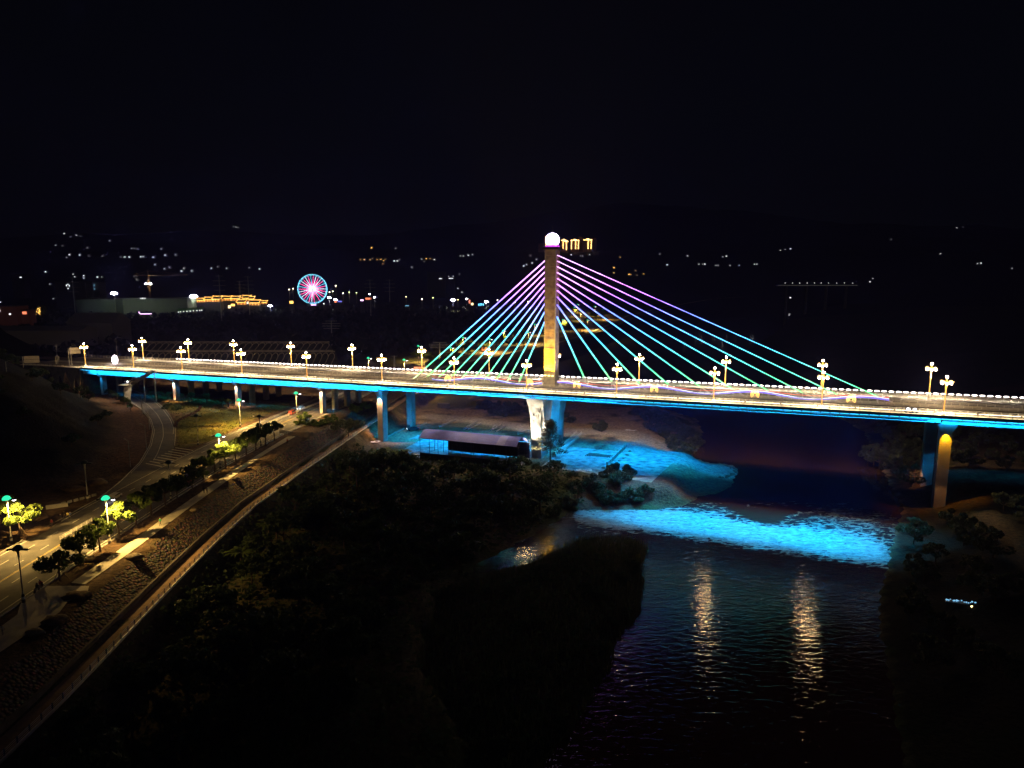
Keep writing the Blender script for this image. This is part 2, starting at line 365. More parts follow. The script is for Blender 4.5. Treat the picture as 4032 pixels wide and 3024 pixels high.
# landcover colours
def cover(P, h):
    x, y = P.T; n = fbm(x/9, y/9); n2 = fbm(x/2.5, y/2.5); n3 = fbm(x/31+9, y/31)
    C = np.zeros((len(P), 3)); C[:] = (.075, .07, .035)
    def mix(m, c): 
        mm = np.clip(m, 0, 1)[:, None]; C[:] = C*(1-mm)+np.array(c)*mm
    mix(sstep(.42, .56, n3), (.10, .085, .05)); mix(sstep(.5, .62, n), (.055, .07, .025))
    s = (x-BX)*CB+(y-BY)*SB; w = -(x-BX)*SB+(y-BY)*CB
    d, side = seg_dist(P, LT); t = d*side
    low = (t < -11) & (h > .1)
    sand = low*sstep(-6, 4, w)*(y > 0)*(1-sstep(480, 560, y))
    mix(sand*sstep(.32, .45, n+.12*n2), (.33, .24, .15))
    mix(sand*sstep(.56, .66, n3+.2*(n-.5)), (.09, .10, .05))
    dt, _ = seg_dist(P, TRACK); mix(low*(1-sstep(4, 9, dt+4*(n2-.5))), (.42, .37, .31))
    dg, _ = seg_dist(P, SPIT); mix((h > 0)*(1-sstep(5, 13, dg+6*(n-.5))), (.46, .46, .43))
    dsn, _ = seg_dist(P, [at(2300, 1985, 1), at(2500, 1960, 1), at(2700, 1930, 1), at(2860, 1900, 1)]); mix((h > 0)*(1-sstep(4, 9, dsn)), (.12, .075, .05))
    rt = (x > 60) & (y < 420); 
    dp, _ = seg_dist(P, PATH_R); mix(rt*(1-sstep(2, 5, dp+2*(n2-.5))), (.30, .22, .13))
    dRr, sRr = seg_dist(P, SHORE_R); mrt = (sRr < 0) & (dRr > 1) & (x > 60) & (y < 600); C[mrt] *= .3  # right bank ground colour darkened so it reads as unlit
    # upper ground: soil beside the road, grass triangle
    up = (t > 0) & (y < 420)
    mix(up*1.0, (.085, .055, .032)); mix(up*sstep(.40, .60, n+.3*(n2-.5)), (.13, .085, .05))
    tri = inside(P, GRASS); mix(tri*1.0, (.10, .105, .022)); mix(tri*sstep(.45, .6, n), (.17, .14, .035)); mix(tri*sstep(.53, .62, n3), (.19, .125, .06))
    ro, rs = seg_dist(P, RAMP_OUT); m = up & (rs > 0) & (x < -118)
    mix(m*sstep(13, 18, ro)*sstep(190, 230, y), (.010, .012, .007)); mix(m*(1-sstep(9, 11, ro))*sstep(225, 240, y), (.16, .09, .055))  # ground beyond the ramp verge blackened so the mound reads as unlit
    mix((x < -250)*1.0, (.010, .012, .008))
    mix((y > 430)*(t > 3)*sstep(.42, .5, n3), (.05, .05, .022))
    mix(((y > 420) & (t > 0) & (t < 26))*1.0, (.17, .12, .07)); mix(((y > 420) & (t < 0))*1.0, (.05, .055, .03))
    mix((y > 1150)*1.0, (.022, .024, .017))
    C *= (.8+.4*n2)[:, None]
    return C
TRACK = [at(*p, 5.3) for p in [(1700, 1640), (1850, 1652), (2000, 1675), (2150, 1700), (2330, 1700), (2480, 1712), (2580, 1740), (2650, 1790)]]
SPIT = [at(*p, 1.5) for p in [(2500, 1790), (2580, 1815), (2680, 1840), (2800, 1848), (2870, 1850)]]
PATH_R = [at(*p, 8) for p in [(3880, 2010), (3960, 2080), (4032, 2180), (4200, 2400)]]
GRASS = P_([(700, 1760), (777, 1757), (888, 1707), (999, 1648), (1100, 1614), (1180, 1585), (900, 1570), (700, 1560), (600, 1545), (500, 1522), (560, 1545), (620, 1576), (660, 1610), (690, 1650), (700, 1687)], 16)

def axis(parts):
    out = []
    for a, b, st in parts: out += list(np.arange(a, b, st))
    return np.array(out+[parts[-1][1]])
xs = axis([(-3200, -700, 120), (-700, -260, 22), (-260, 200, 2.2), (200, 460, 10), (460, 1200, 60), (1200, 3600, 120)])
ys = axis([(-80, 80, 10), (80, 420, 2.2), (420, 760, 8), (760, 1600, 30), (1600, 4400, 80)])
GX, GY = np.meshgrid(xs, ys); P = np.stack([GX.ravel(), GY.ravel()], 1)
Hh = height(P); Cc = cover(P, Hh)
nx, ny = len(xs), len(ys)
idx = np.arange(nx*ny).reshape(ny, nx)
F_ = np.stack([idx[:-1, :-1], idx[:-1, 1:], idx[1:, 1:], idx[1:, :-1]], -1).reshape(-1, 4)
me = bpy.data.meshes.new('ground'); me.from_pydata(np.column_stack([P, Hh]).tolist(), [], F_.tolist()); me.update()
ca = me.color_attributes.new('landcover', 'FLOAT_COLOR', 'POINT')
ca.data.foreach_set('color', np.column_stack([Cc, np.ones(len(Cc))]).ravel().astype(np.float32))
me.polygons.foreach_set('use_smooth', [True]*len(me.polygons))
gm = bpy.data.materials.new('ground cover'); gm.use_nodes = True; nt = gm.node_tree; b = nt.nodes['Principled BSDF']
vc = nt.nodes.new('ShaderNodeVertexColor'); vc.layer_name = 'landcover'; tc = nt.nodes.new('ShaderNodeTexCoord')
n1 = nt.nodes.new('ShaderNodeTexNoise'); n1.inputs['Scale'].default_value = .9; n1.inputs['Detail'].default_value = 8; n1.inputs['Roughness'].default_value = .65
nt.links.new(tc.outputs['Object'], n1.inputs['Vector'])
rp = nt.nodes.new('ShaderNodeValToRGB'); rp.color_ramp.elements[0].position = .32; rp.color_ramp.elements[1].position = .68
rp.color_ramp.elements[0].color = (.45, .45, .45, 1); rp.color_ramp.elements[1].color = (1.5, 1.5, 1.5, 1); nt.links.new(n1.outputs['Fac'], rp.inputs[0])
mx = nt.nodes.new('ShaderNodeMixRGB'); mx.blend_type = 'MULTIPLY'; mx.inputs[0].default_value = 1
nt.links.new(vc.outputs[0], mx.inputs[1]); nt.links.new(rp.outputs[0], mx.inputs[2]); nt.links.new(mx.outputs[0], b.inputs['Base Color'])
bp = nt.nodes.new('ShaderNodeBump'); bp.inputs['Strength'].default_value = .9; bp.inputs['Distance'].default_value = .8
nt.links.new(n1.outputs['Fac'], bp.inputs['Height']); nt.links.new(bp.outputs[0], b.inputs['Normal']); b.inputs['Roughness'].default_value = .95; b.inputs['Specular IOR Level'].default_value = .1
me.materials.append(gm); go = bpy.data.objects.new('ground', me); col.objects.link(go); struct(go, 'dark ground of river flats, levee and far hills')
def hz(x, y):                                           # ground height from the built grid
    i = int(np.clip(np.searchsorted(xs, x)-1, 0, nx-2)); j = int(np.clip(np.searchsorted(ys, y)-1, 0, ny-2))
    fx = (x-xs[i])/(xs[i+1]-xs[i]); fy = (y-ys[j])/(ys[j+1]-ys[j]); g = Hh.reshape(ny, nx)
    return float((g[j, i]*(1-fx)+g[j, i+1]*fx)*(1-fy)+(g[j+1, i]*(1-fx)+g[j+1, i+1]*fx)*fy)
def hit(px, py, ymin=300, ymax=4300, lift=0):           # where a line of sight meets the ground
    a, b, c = ray(px, py); y = ymin
    while y < ymax:
        x = a/b*y; z = CAMZ+c/b*y
        if z-lift <= hz(x, y): return (x, y, hz(x, y))
        y += 4 if y < 1200 else 12
    return None

# ------------------------------------------------------------------ water
wm = bpy.data.materials.new('river water'); wm.use_nodes = True; nt = wm.node_tree; b = nt.nodes['Principled BSDF']
tc = nt.nodes.new('ShaderNodeTexCoord'); mp = nt.nodes.new('ShaderNodeMapping'); mp.inputs['Rotation'].default_value = (0, 0, .25); mp.inputs['Scale'].default_value = (.55, 1.3, 1)
nt.links.new(tc.outputs['Object'], mp.inputs[0])
n1 = nt.nodes.new('ShaderNodeTexNoise'); n1.inputs['Scale'].default_value = .6; n1.inputs['Detail'].default_value = 3; n1.inputs['Roughness'].default_value = .55; n1.inputs['Distortion'].default_value = .6
nt.links.new(mp.outputs[0], n1.inputs['Vector'])
vc = nt.nodes.new('ShaderNodeVertexColor'); vc.layer_name = 'lit_foam'; sp = nt.nodes.new('ShaderNodeSeparateColor'); nt.links.new(vc.outputs[0], sp.inputs[0])
n3 = nt.nodes.new('ShaderNodeTexNoise'); n3.inputs['Scale'].default_value = .6; n3.inputs['Detail'].default_value = 9; n3.inputs['Roughness'].default_value = .68; n3.inputs['Distortion'].default_value = .8
nt.links.new(mp.outputs[0], n3.inputs['Vector'])
ad = nt.nodes.new('ShaderNodeMath'); ad.operation = 'ADD'; nt.links.new(sp.outputs[0], ad.inputs[0]); nt.links.new(n3.outputs['Fac'], ad.inputs[1])
mr = nt.nodes.new('ShaderNodeMapRange'); mr.inputs[1].default_value = .96; mr.inputs[2].default_value = 1.12; nt.links.new(ad.outputs[0], mr.inputs[0])
mx = nt.nodes.new('ShaderNodeMixRGB'); mx.inputs[1].default_value = (.05, .022, .013, 1); mx.inputs[2].default_value = (.30, .42, .44, 1)
n4 = nt.nodes.new('ShaderNodeTexNoise'); n4.inputs['Scale'].default_value = .7; n4.inputs['Detail'].default_value = 5; n4.inputs['Roughness'].default_value = .7; n4.inputs['Distortion'].default_value = 1.2
nt.links.new(mp.outputs[0], n4.inputs['Vector']); r4 = nt.nodes.new('ShaderNodeValToRGB'); r4.color_ramp.elements[0].position = .38; r4.color_ramp.elements[1].position = .64
r4.color_ramp.elements[0].color = (.06, .13, .15, 1); r4.color_ramp.elements[1].color = (.30, .46, .48, 1); nt.links.new(n4.outputs['Fac'], r4.inputs[0]); nt.links.new(r4.outputs[0], mx.inputs[2])  # cyan of the floods put into the froth colour
nt.links.new(mr.outputs[0], mx.inputs[0]); nt.links.new(mx.outputs[0], b.inputs['Base Color'])
rr = nt.nodes.new('ShaderNodeMapRange'); rr.inputs[3].default_value = .03; rr.inputs[4].default_value = .6; nt.links.new(mr.outputs[0], rr.inputs[0]); nt.links.new(rr.outputs[0], b.inputs['Roughness'])
b.inputs['IOR'].default_value = 1.33
cm = nt.nodes.new('ShaderNodeMapRange'); cm.inputs[3].default_value = .5; cm.inputs[4].default_value = .06; nt.links.new(sp.outputs[1], cm.inputs[0])
bp = nt.nodes.new('ShaderNodeBump'); bp.inputs['Distance'].default_value = .24; nt.links.new(cm.outputs[0], bp.inputs['Strength'])
nt.links.new(n1.outputs['Fac'], bp.inputs['Height']); nt.links.new(bp.outputs[0], b.inputs['Normal'])
wx = axis([(-700, -80, 60), (-80, 180, 2.5), (180, 1300, 60)]); wy = axis([(-80, 80, 10), (80, 300, 2.5), (300, 520, 10), (520, 2100, 80)])
AX, AY = np.meshgrid(wx, wy); WP = np.stack([AX.ravel(), AY.ravel()], 1)
s_ = (WP[:, 0]-BX)*CB+(WP[:, 1]-BY)*SB; w_ = -(WP[:, 0]-BX)*SB+(WP[:, 1]-BY)*CB
d1, _ = seg_dist(WP, [at(*p, 0) for p in [(2290, 2050), (2450, 2060), (2650, 2065), (2850, 2090), (3050, 2120), (3250, 2150), (3450, 2190)]])
LIT_FOAM = [at(*p, 0) for p in [(2240, 2010), (2400, 2000), (2700, 1990), (2820, 1995), (2900, 2045), (3000, 2068), (3090, 2072), (3140, 2035), (3330, 1985), (3500, 2045), (3505, 2232), (3200, 2186), (2900, 2145), (2600, 2096), (2430, 2082), (2300, 2065)]]  # riffle outline, trimmed to the cutoff edge of the floods
df, _ = seg_dist(WP, LIT_FOAM, True); inf = inside(WP, LIT_FOAM); lit_foam = np.where(inf, .40+.10*sstep(0, 4, df)+.16*(1-sstep(7, 20, d1)), .5-.28*sstep(0, 9, df)); lit_foam = np.maximum(lit_foam, 0)
lit_foam = np.maximum(lit_foam, .44*(1-sstep(0, 10, seg_dist(WP, [at(*p, 0) for p in [(2950, 1990), (3150, 1980), (3350, 2000), (3500, 2030)]])[0])))
lit_foam = np.maximum(lit_foam, .50*(1-sstep(0, 9, seg_dist(WP, [at(*p, 0) for p in [(2300, 2100), (2420, 2110), (2560, 2150), (2610, 2180)]])[0])))
lit_foam = lit_foam*(1-.55*sstep(-58, -66, -w_*-1)) if False else lit_foam*np.clip(1-(-56-w_)/9, .35, 1)
calm = sstep(-24, -12, w_)
me = bpy.data.meshes.new('river'); n_x, n_y = len(wx), len(wy); idx = np.arange(n_x*n_y).reshape(n_y, n_x)
F_ = np.stack([idx[:-1, :-1], idx[:-1, 1:], idx[1:, 1:], idx[1:, :-1]], -1).reshape(-1, 4)
me.from_pydata(np.column_stack([WP, np.zeros(len(WP))]).tolist(), [], F_.tolist()); me.update()
ca = me.color_attributes.new('lit_foam', 'FLOAT_COLOR', 'POINT'); ca.data.foreach_set('color', np.column_stack([lit_foam, calm, lit_foam*0, lit_foam*0+1]).ravel().astype(np.float32))
me.materials.append(wm); wo = bpy.data.objects.new('river', me); col.objects.link(wo); struct(wo, 'brown river water with foaming riffle below the bridge')

# ------------------------------------------------------------------ road, ramp, promenade
def ribbon(name, L, Rr, z, m, parent=None):
    mb = MB(); n = min(len(L), len(Rr))
    i = 0
    for k in range(n): mb.v += [(L[k][0], L[k][1], z), (Rr[k][0], Rr[k][1], z)]
    for k in range(n-1): mb.f.append((2*k, 2*k+1, 2*k+3, 2*k+2))
    return mb.build(name, m, parent)
def resamp(line, n):
    a = np.array(line, float); d = np.r_[0, np.cumsum(np.hypot(*np.diff(a, axis=0).T))]; t = np.linspace(0, d[-1], n)
    return list(zip(np.interp(t, d, a[:, 0]), np.interp(t, d, a[:, 1])))
def offs(line, o):
    a = np.array(line, float); out = []
    for k in range(len(a)):
        d = a[min(k+1, len(a)-1)]-a[max(k-1, 0)]; d /= np.hypot(*d)+1e-9; out.append((a[k][0]-d[1]*o, a[k][1]+d[0]*o))
    return out
RK = [(-97.3, 60), (-97.3, 130), (-97.7, 155), (-97.4, 190), (-96, 240), (-92, 275), (-85.5, 310), (-80, 340), (-76, 376), (-71, 420), (-55, 470), (-22, 530), (22, 600), (62, 680), (110, 800), (190, 1050), (290, 1250)]
LK = [(x-20.8 if y < 300 else x-21, y+(0 if y < 420 else 10)) for x, y in RK]
LK = [(-118.3, 60), (-118.5, 130), (-119, 155), (-119.2, 190), (-117.5, 240), (-114.4, 277), (-108, 312), (-102.5, 342), (-97.5, 378), (-92, 424), (-74, 482), (-38, 545), (6, 615), (46, 694), (94, 812), (174, 1060), (274, 1262)]
road = struct(ribbon('road', resamp(LK, 90), resamp(RK, 90), 16.02, 'asphalt'), 'riverside asphalt road passing under the bridge')
rampo = resamp([(-119.1, 190)]+RAMP_OUT[:], 50); rampi = resamp([(-113, 215), (-119, 240)]+RAMP_IN, 50)
ramp = struct(ribbon('ramp_road', rampo, rampi, 16.014, 'asphalt'), 'curved slip road bending left from the riverside road')
def kerb(line, z=16.0, h=.15, wd=.22):
    mb = MB(); A = offs(line, wd); 
    for (a, b, c, d) in zip(line, line[1:], A, A[1:]):
        mb.hexa([(a[0], a[1], z-.1), (b[0], b[1], z-.1), (d[0], d[1], z-.1), (c[0], c[1], z-.1), (a[0], a[1], z+h), (b[0], b[1], z+h), (d[0], d[1], z+h), (c[0], c[1], z+h)])
    return mb
kb = kerb(resamp(RK, 60), wd=-.25); k2 = kerb(resamp([p for p in LK if p[1] < 186]+[(-119.2, 190)]+RAMP_OUT, 60)); k3 = kerb(resamp(RAMP_IN[::-1]+[(-124, 254), (-116.7, 258)]+[p for p in LK if p[1] > 270], 70), wd=.25)
for k in (kb, k2, k3): struct(k.build('kerb', 'concrete'), 'pale concrete kerb edging the road')
def dashes(line, z, m, on=3, off=6, wd=.16, solid=False):
    a = resamp(line, int(sum(math.dist(p, q) for p, q in zip(line, line[1:]))/1.5)+2); mb = MB(); acc = 0
    B = offs(a, wd)
    for k in range(len(a)-1):
        if solid or (acc % (on+off)) < on: mb.quad((*a[k], z), (*a[k+1], z), (*B[k+1], z), (*B[k], z))
        acc += 1.5
    return mb
ln = MB()
def addm(dst, src):
    i = len(dst.v); dst.v += src.v; dst.f += [tuple(i+q for q in f) for f in src.f]
def lerp_line(t): return [(a[0]+(b[0]-a[0])*t, a[1]+(b[1]-a[1])*t) for a, b in zip(resamp(LK, 60), resamp(RK, 60))]
for t, so in ((.05, True), (.22, False), (.38, False), (.64, False), (.80, False), (.955, True)): addm(ln, dashes(lerp_line(t), 16.026, None, solid=so, wd=.2))
cen = resamp([((a[0]+b[0])/2, (a[1]+b[1])/2) for a, b in zip(rampo, rampi)], 60)
addm(ln, dashes(cen[8:], 16.022, None, solid=True, wd=.15)); addm(ln, dashes(offs(rampo, -.6)[6:], 16.022, None, solid=True, wd=.15)); addm(ln, dashes(offs(rampi, .7)[12:], 16.022, None, solid=True, wd=.15))
for k in range(9):                                      # hatched gore where the ramp leaves
    y0 = 232+k*2.7; x0 = -124.8+.0*k; x1 = -114.6-.9*k if False else -124.5+(250-y0)*.0+ (9.5-(k*.95)); 
    ln.quad((-124.8-.02*k, y0+2.5, 16.03), (-117.4+.25*k*.5, y0-1.5, 16.03), (-117.4+.25*k*.5, y0-1.0, 16.03), (-124.8, y0+3.0, 16.03))
struct(ln.build('road_markings', 'line'), 'white lane lines and hatched gore on the asphalt')
yl = MB()
for t in (.495, .51): addm(yl, dashes(lerp_line(t), 16.026, None, solid=True, wd=.14))
struct(yl.build('centre_line', 'yline'), 'double yellow centre line')
PR = [(-89.4, 140.3), (-89.0, 160), (-89.4, 190), (-88.9, 219), (-88.3, 250), (-85.6, 274.7)]
PL = [(-92.8, 141), (-92.4, 160), (-92.5, 190), (-91.9, 223), (-90.4, 250), (-88.8, 274)]
struct(ribbon('promenade', resamp(PL, 20), resamp(PR, 20), 16.05, 'paving'), 'pale paved promenade between street trees and levee')
pz = MB(); poly = [at(*p, 16.05) for p in [(186, 2307), (351, 2307), (345, 2330), (265, 2370), (235, 2410), (0, 2568), (-200, 2700), (-200, 2600), (0, 2469), (68, 2420), (82, 2372)]]
pz.v = [(x, y, 16.045) for x, y in poly]; pz.f = [tuple(range(len(poly)))]
struct(pz.build('plaza', 'paving'), 'irregular pale paved plaza where the promenade widens')
# riprap slope, dark toe wall and lower path
LTn = [p for p in LT if p[1] < 480]; LTn = resamp(LTn, 120)
slo = MB(); A = offs(LTn, .2); Bq = offs(LTn, -5.1)
for k in range(len(LTn)): slo.v += [(*A[k], 15.75), (*Bq[k], 12.35)]
for k in range(len(LTn)-1): slo.f.append((2*k, 2*k+1, 2*k+3, 2*k+2))
o = slo.build('riprap_slope', 'rock'); struct(o, 'rough stone-pitched levee slope')
sub = o.modifiers.new('s', 'SUBSURF'); sub.subdivision_type = 'SIMPLE'; sub.levels = sub.render_levels = 2
rw = MB(); C1 = offs(LTn, -5.1); C2 = offs(LTn, -5.6)
for a, b_, c, d in zip(C1, C1[1:], C2, C2[1:]):
    rw.hexa([(*a, 10.6), (*b_, 10.6), (*d, 10.6), (*c, 10.6), (*a, 12.4), (*b_, 12.4), (*d, 12.4), (*c, 12.4)])
tag(rw.build('retaining_wall', mat('dark wall concrete', (.10, .085, .07), .9, nscale=.5, namt=.4)), 'low dark retaining wall at the foot of the riprap slope', 'wall')
struct(ribbon('lower_path', offs(LTn, -5.6), offs(LTn, -9.3), 11.05, mat('packed earth path', (.27, .17, .10), .9, nscale=.5, namt=.3, bump=.2)), 'narrow reddish path below the levee')
fl = [p for p in offs(LTn, -9.4) if 60 < p[1] < 330]; fl = resamp(fl, 98)
root = empty('levee_fence', (fl[0][0], fl[0][1], 11)); tag(root, 'long low blue and white post fence along the lower levee path', 'fence')
fx, fy = fl[0]; rp_ = MB(); rl = MB(); kb_ = MB()
rp_.box(-.09, .09, -.09, .09, 0, 1.25); M['fence_blue'] = mat('blue fence paint', (.10, .14, .26), .5); pmesh = rp_.mesh('post'); pmesh.materials.append(M['fence_blue'])
for k, p in enumerate(fl):
    o = bpy.data.objects.new('post', pmesh); col.objects.link(o); o.parent = root; o.location = (p[0]-fx, p[1]-fy, 0)
for z in (.45, .8, 1.1): rl.tube([(p[0]-fx, p[1]-fy, z) for p in fl], .05, 4)
for a, b_ in zip(fl, fl[1:]): kb_.hexa([(a[0]-fx+.0, a[1]-fy, -.2), (a[0]-fx+.35, a[1]-fy, -.2), (b_[0]-fx+.35, b_[1]-fy, -.2), (b_[0]-fx, b_[1]-fy, -.2), (a[0]-fx, a[1]-fy, .22), (a[0]-fx+.35, a[1]-fy, .22), (b_[0]-fx+.35, b_[1]-fy, .22), (b_[0]-fx, b_[1]-fy, .22)])
rl.build('rail', 'white_rail', root); kb_.build('base', 'white_rail', root)
# white median fence in the road
def run_fence(name, line, z, label, m, h=1.0, sp=2.2):
    n = int(sum(math.dist(p, q) for p, q in zip(line, line[1:]))/sp)+2; L = resamp(line, n); ox, oy = L[0]
    r = empty(name, (ox, oy, z)); tag(r, label, 'fence'); a = MB(); b_ = MB()
    a.box(-.07, .07, -.07, .07, 0, h); am = a.mesh('post'); am.materials.append(M[m])
    for p in L: o = bpy.data.objects.new('post', am); col.objects.link(o); o.parent = r; o.location = (p[0]-ox, p[1]-oy, 0)
    for zz in (h*.25, h*.6, h*.95): b_.tube([(p[0]-ox, p[1]-oy, zz) for p in L], .05, 4)
    for p, q in zip(L, L[1:]):
        for t in (.2, .4, .6, .8): b_.box(p[0]+(q[0]-p[0])*t-ox-.03, p[0]+(q[0]-p[0])*t-ox+.03, p[1]+(q[1]-p[1])*t-oy-.03, p[1]+(q[1]-p[1])*t-oy+.03, h*.25, h*.95)
    b_.build('rail', m, r); return r
run_fence('median_fence', [(-110.2, 165), (-110, 178)], 16.02, 'short white median fence on the road behind the near tree', 'white_rail')
run_fence('median_fence', [(-106.2, 268), (-103.3, 304), (-98.5, 328), (-92.8, 356), (-86.5, 392)], 16.02, 'long white median fence running up the road under the bridge', 'white_rail')
# ------------------------------------------------------------------ the bridge
bridge = empty('cable_stayed_bridge', (BX, BY, 0), BA)
tag(bridge, 'long cable-stayed bridge with one tower, cyan girder and violet to green lit cables', 'bridge')
S0, S1 = -2.0, 480.0; S4 = 182.0                        # left abutment, end of model, end of the approach spans
def ext(prof, s0, s1, n=1, mb=None):                    # extrude a (w, dz) outline along the bridge
    mb = mb or MB(); i = len(mb.v); k = len(prof); st = [s0+(s1-s0)*j/n for j in range(n+1)]
    for s in st:
        for w, z in prof: mb.v.append((s, w, dz(s)+z))
    for j in range(n):
        for q in range(k): mb.f.append((i+j*k+q, i+j*k+(q+1) % k, i+(j+1)*k+(q+1) % k, i+(j+1)*k+q))
    mb.f.append(tuple(i+q for q in range(k))[::-1]); mb.f.append(tuple(i+n*k+q for q in range(k)))
    return mb
WE, WF = -1.3, 36.4
deck = ext([(WE+.3, -.25), (WF-.3, -.25), (WF-.3, .0), (WE+.3, .0)], S0, S1)
deck = deck.build('deck', 'concrete', bridge)
fa = MB()
for a, b_, d in ((S0, S4, .75), (S4, S1, 1.15)):
    ext([(WE, -d), (WE+.28, -d), (WE+.28, .12), (WE, .12)], a, b_, mb=fa); ext([(WF-.28, -d), (WF, -d), (WF, .12), (WF-.28, .12)], a, b_, mb=fa)
fa.build('fascia', 'dark_fascia', bridge)
g = MB()                                                # box girders: deeper on the approaches
for a, b_ in ((S0, 9), (9.6, 59), (59.6, 98.5), (99.1, 147.5), (148.1, S4-3)):
    ext([(.5, -.3), (17, -.3), (17, -3.5), (.7, -3.5)], a, b_, mb=g); ext([(18.2, -.3), (34.3, -.3), (33, -3.3), (18.2, -3.3)], a, b_, mb=g)
ext([(.35, -.3), (34.8, -.3), (34.6, -2.6), (29, -2.5), (23, -1.4), (12, -1.4), (6, -2.5), (.5, -2.6)], S4-3, 393, mb=g)
ext([(.6, -.3), (34.5, -.3), (33, -3.3), (2, -3.3)], 393.5, S1, mb=g)
g.build('girder', 'girder', bridge)
for a, b_ in ((3.3, 14.2), (20.8, 31.9)): ext([(a, .0), (b_, .0), (b_, .03), (a, .03)], S0-90, S1, mb=None).build('roadway', 'deck_asphalt', bridge)
for a, b_ in ((WE+.28, 2.9), (32.2, WF-.28)): ext([(a, .0), (b_, .0), (b_, .16), (a, .16)], S0, S1).build('sidewalk', 'walk', bridge)
ext([(14.5, 0), (20.5, 0), (20.5, .22), (14.5, .22)], S0+20, S1).build('median', 'concrete', bridge)
ml = MB()
for w, solid in ((3.6, 1), (7, 0), (10.5, 0), (13.9, 1), (21.1, 1), (24.6, 0), (28.1, 0), (31.6, 1)):
    s = S0
    while s < S1:
        e = s+(3 if not solid else 12); ml.quad((s, w, dz(s)+.036), (e, w, dz(e)+.036), (e, w+.14, dz(e)+.036), (s, w+.14, dz(s)+.036)); s += 9 if not solid else 12
ml.build('lane_markings', 'line', bridge)
def railing(name, w, m, s0, s1, h, sp, rails, pr, rr, base=.16, bal=False):
    posts = MB(); r = MB(); s = s0
    while s <= s1: posts.box(s-pr, s+pr, w-pr, w+pr, dz(s)+base, dz(s)+base+h); s += sp
    for z in rails: r.hexa([(s0, w-rr, dz(s0)+base+z-rr), (s1, w-rr, dz(s1)+base+z-rr), (s1, w+rr, dz(s1)+base+z-rr), (s0, w+rr, dz(s0)+base+z-rr), (s0, w-rr, dz(s0)+base+z+rr), (s1, w-rr, dz(s1)+base+z+rr), (s1, w+rr, dz(s1)+base+z+rr), (s0, w+rr, dz(s0)+base+z+rr)])
    addm(r, posts); return r.build(name, m, bridge)
railing('parapet_railing', WE+.2, 'dark_rail', S0-60, S1, 1.15, 3.1, (1.12,), .05, .045)
railing('guard_railing', 3.0, 'white_rail', S0+12, S1, 1.25, 2.3, (.35, .72, 1.15), .10, .07)
railing('guard_railing', 14.6, 'white_rail', 12, S1, .95, 2.6, (.45, .85), .07, .05, base=.2)
railing('guard_railing', 20.4, 'white_rail', 12, S1, .95, 2.6, (.45, .85), .07, .05, base=.2)
railing('guard_railing', 32.1, 'white_rail', S0+12, S1, 1.2, 2.3, (.35, .72, 1.12), .09, .07)
railing('parapet_railing', WF-.2, 'white_rail', S0-40, S1, 1.3, 2.45, (.2, .65, 1.25), .08, .06)
# lamps of the railings: oval pods on the far parapet, a warm strip under the near handrail
pod = MB(); pod.ball((0, 0, 0), 1, 8, 5, sx=.88, sy=.16, sz=.27); pm = pod.mesh('pod'); pm.materials.append(M['pod'])
ps = []; s = 26.0
while s < S1-20: ps.append(s); s += 2.45
# 100 of them, those nearest the camera, are parts; the rest one row
order = sorted(range(len(ps)), key=lambda i: math.hypot(*W(ps[i], WF)) if ps[i] < 425 else 1e6)
near = set(order[:100]); restm = MB()
for i, s in enumerate(ps):
    if i in near:
        o = bpy.data.objects.new('railing_light', pm); col.objects.link(o); o.parent = bridge; o.location = (s+1.2, WF-.28, dz(s)+1.55)
    else: restm.ball((s+1.2, WF-.28, dz(s)+1.55), 1, 8, 5, sx=.88, sy=.16, sz=.27)
rl_ = restm.build('railing_light_row', 'pod', bridge); rl_['kind'] = 'stuff'
st = MB()
for k in range(40):
    a = 2+k*11.8; e = a+11.2
    for (w, dw) in ((WE+.27, .05),): st.hexa([(a, w, dz(a)+1.13), (e, w, dz(e)+1.13), (e, w+dw, dz(e)+1.13), (a, w+dw, dz(a)+1.13), (a, w, dz(a)+1.19), (e, w, dz(e)+1.19), (e, w+dw, dz(e)+1.19), (a, w+dw, dz(a)+1.19)])
st.build('handrail_light', 'ledwarm', bridge)
wb = MB()                                               # line of washers on brackets below the near deck edge
s = 0.0
while s < S1:
    wb.box(s, s+2.6, WE-.32, WE-.2, dz(s)-.95, dz(s)-.85)
    wb.box(s+1.2, s+1.3, WE-.3, WE, dz(s)-.85, dz(s)-.8); s += 3.0
wb.build('wash_light', 'cyanled', bridge)

# piers
def pier_mesh(w0, w1, hw, z0, z1): 
    m = MB(); m.hexa([(-hw, w0, z0), (hw, w0, z0), (hw, w1, z0), (-hw, w1, z0), (-hw, w0, z1), (hw, w0, z1), (hw, w1, z1), (-hw, w1, z1)]); return m
def capm(w0, w1, hw, z0, z1):                           # flared cap, wider at the top
    m = MB(); m.hexa([(-hw, w0, z0), (hw, w0, z0), (hw, w1, z0), (-hw, w1, z0), (-hw*1.5, w0-1.5, z1), (hw*1.5, w0-1.5, z1), (hw*1.5, w1+1.5, z1), (-hw*1.5, w1+1.5, z1)]); return m
def put(mb, name, s, m='pierc'):
    o = mb.build(name, m, bridge); o.location = (s, 0, 0); return o
for s, gz in ((8.9, 17), (59.4, 15.5), (98.9, 15.5), (147.8, 15.4)):
    zt = dz(s)-4.5
    for w in (2.6, 12.0, 22.0, 31.5):
        p = put(pier_mesh(w, w+2.6, .85, gz-1, zt), 'pier', s)
    c = MB(); c.hexa([(-1, 1.6, zt), (1, 1.6, zt), (1, 35, zt), (-1, 35, zt), (-1.5, 1.0, zt+1.21), (1.5, 1.0, zt+1.21), (1.5, 35.6, zt+1.21), (-1.5, 35.6, zt+1.21)])
    put(c, 'pier_cap', s)
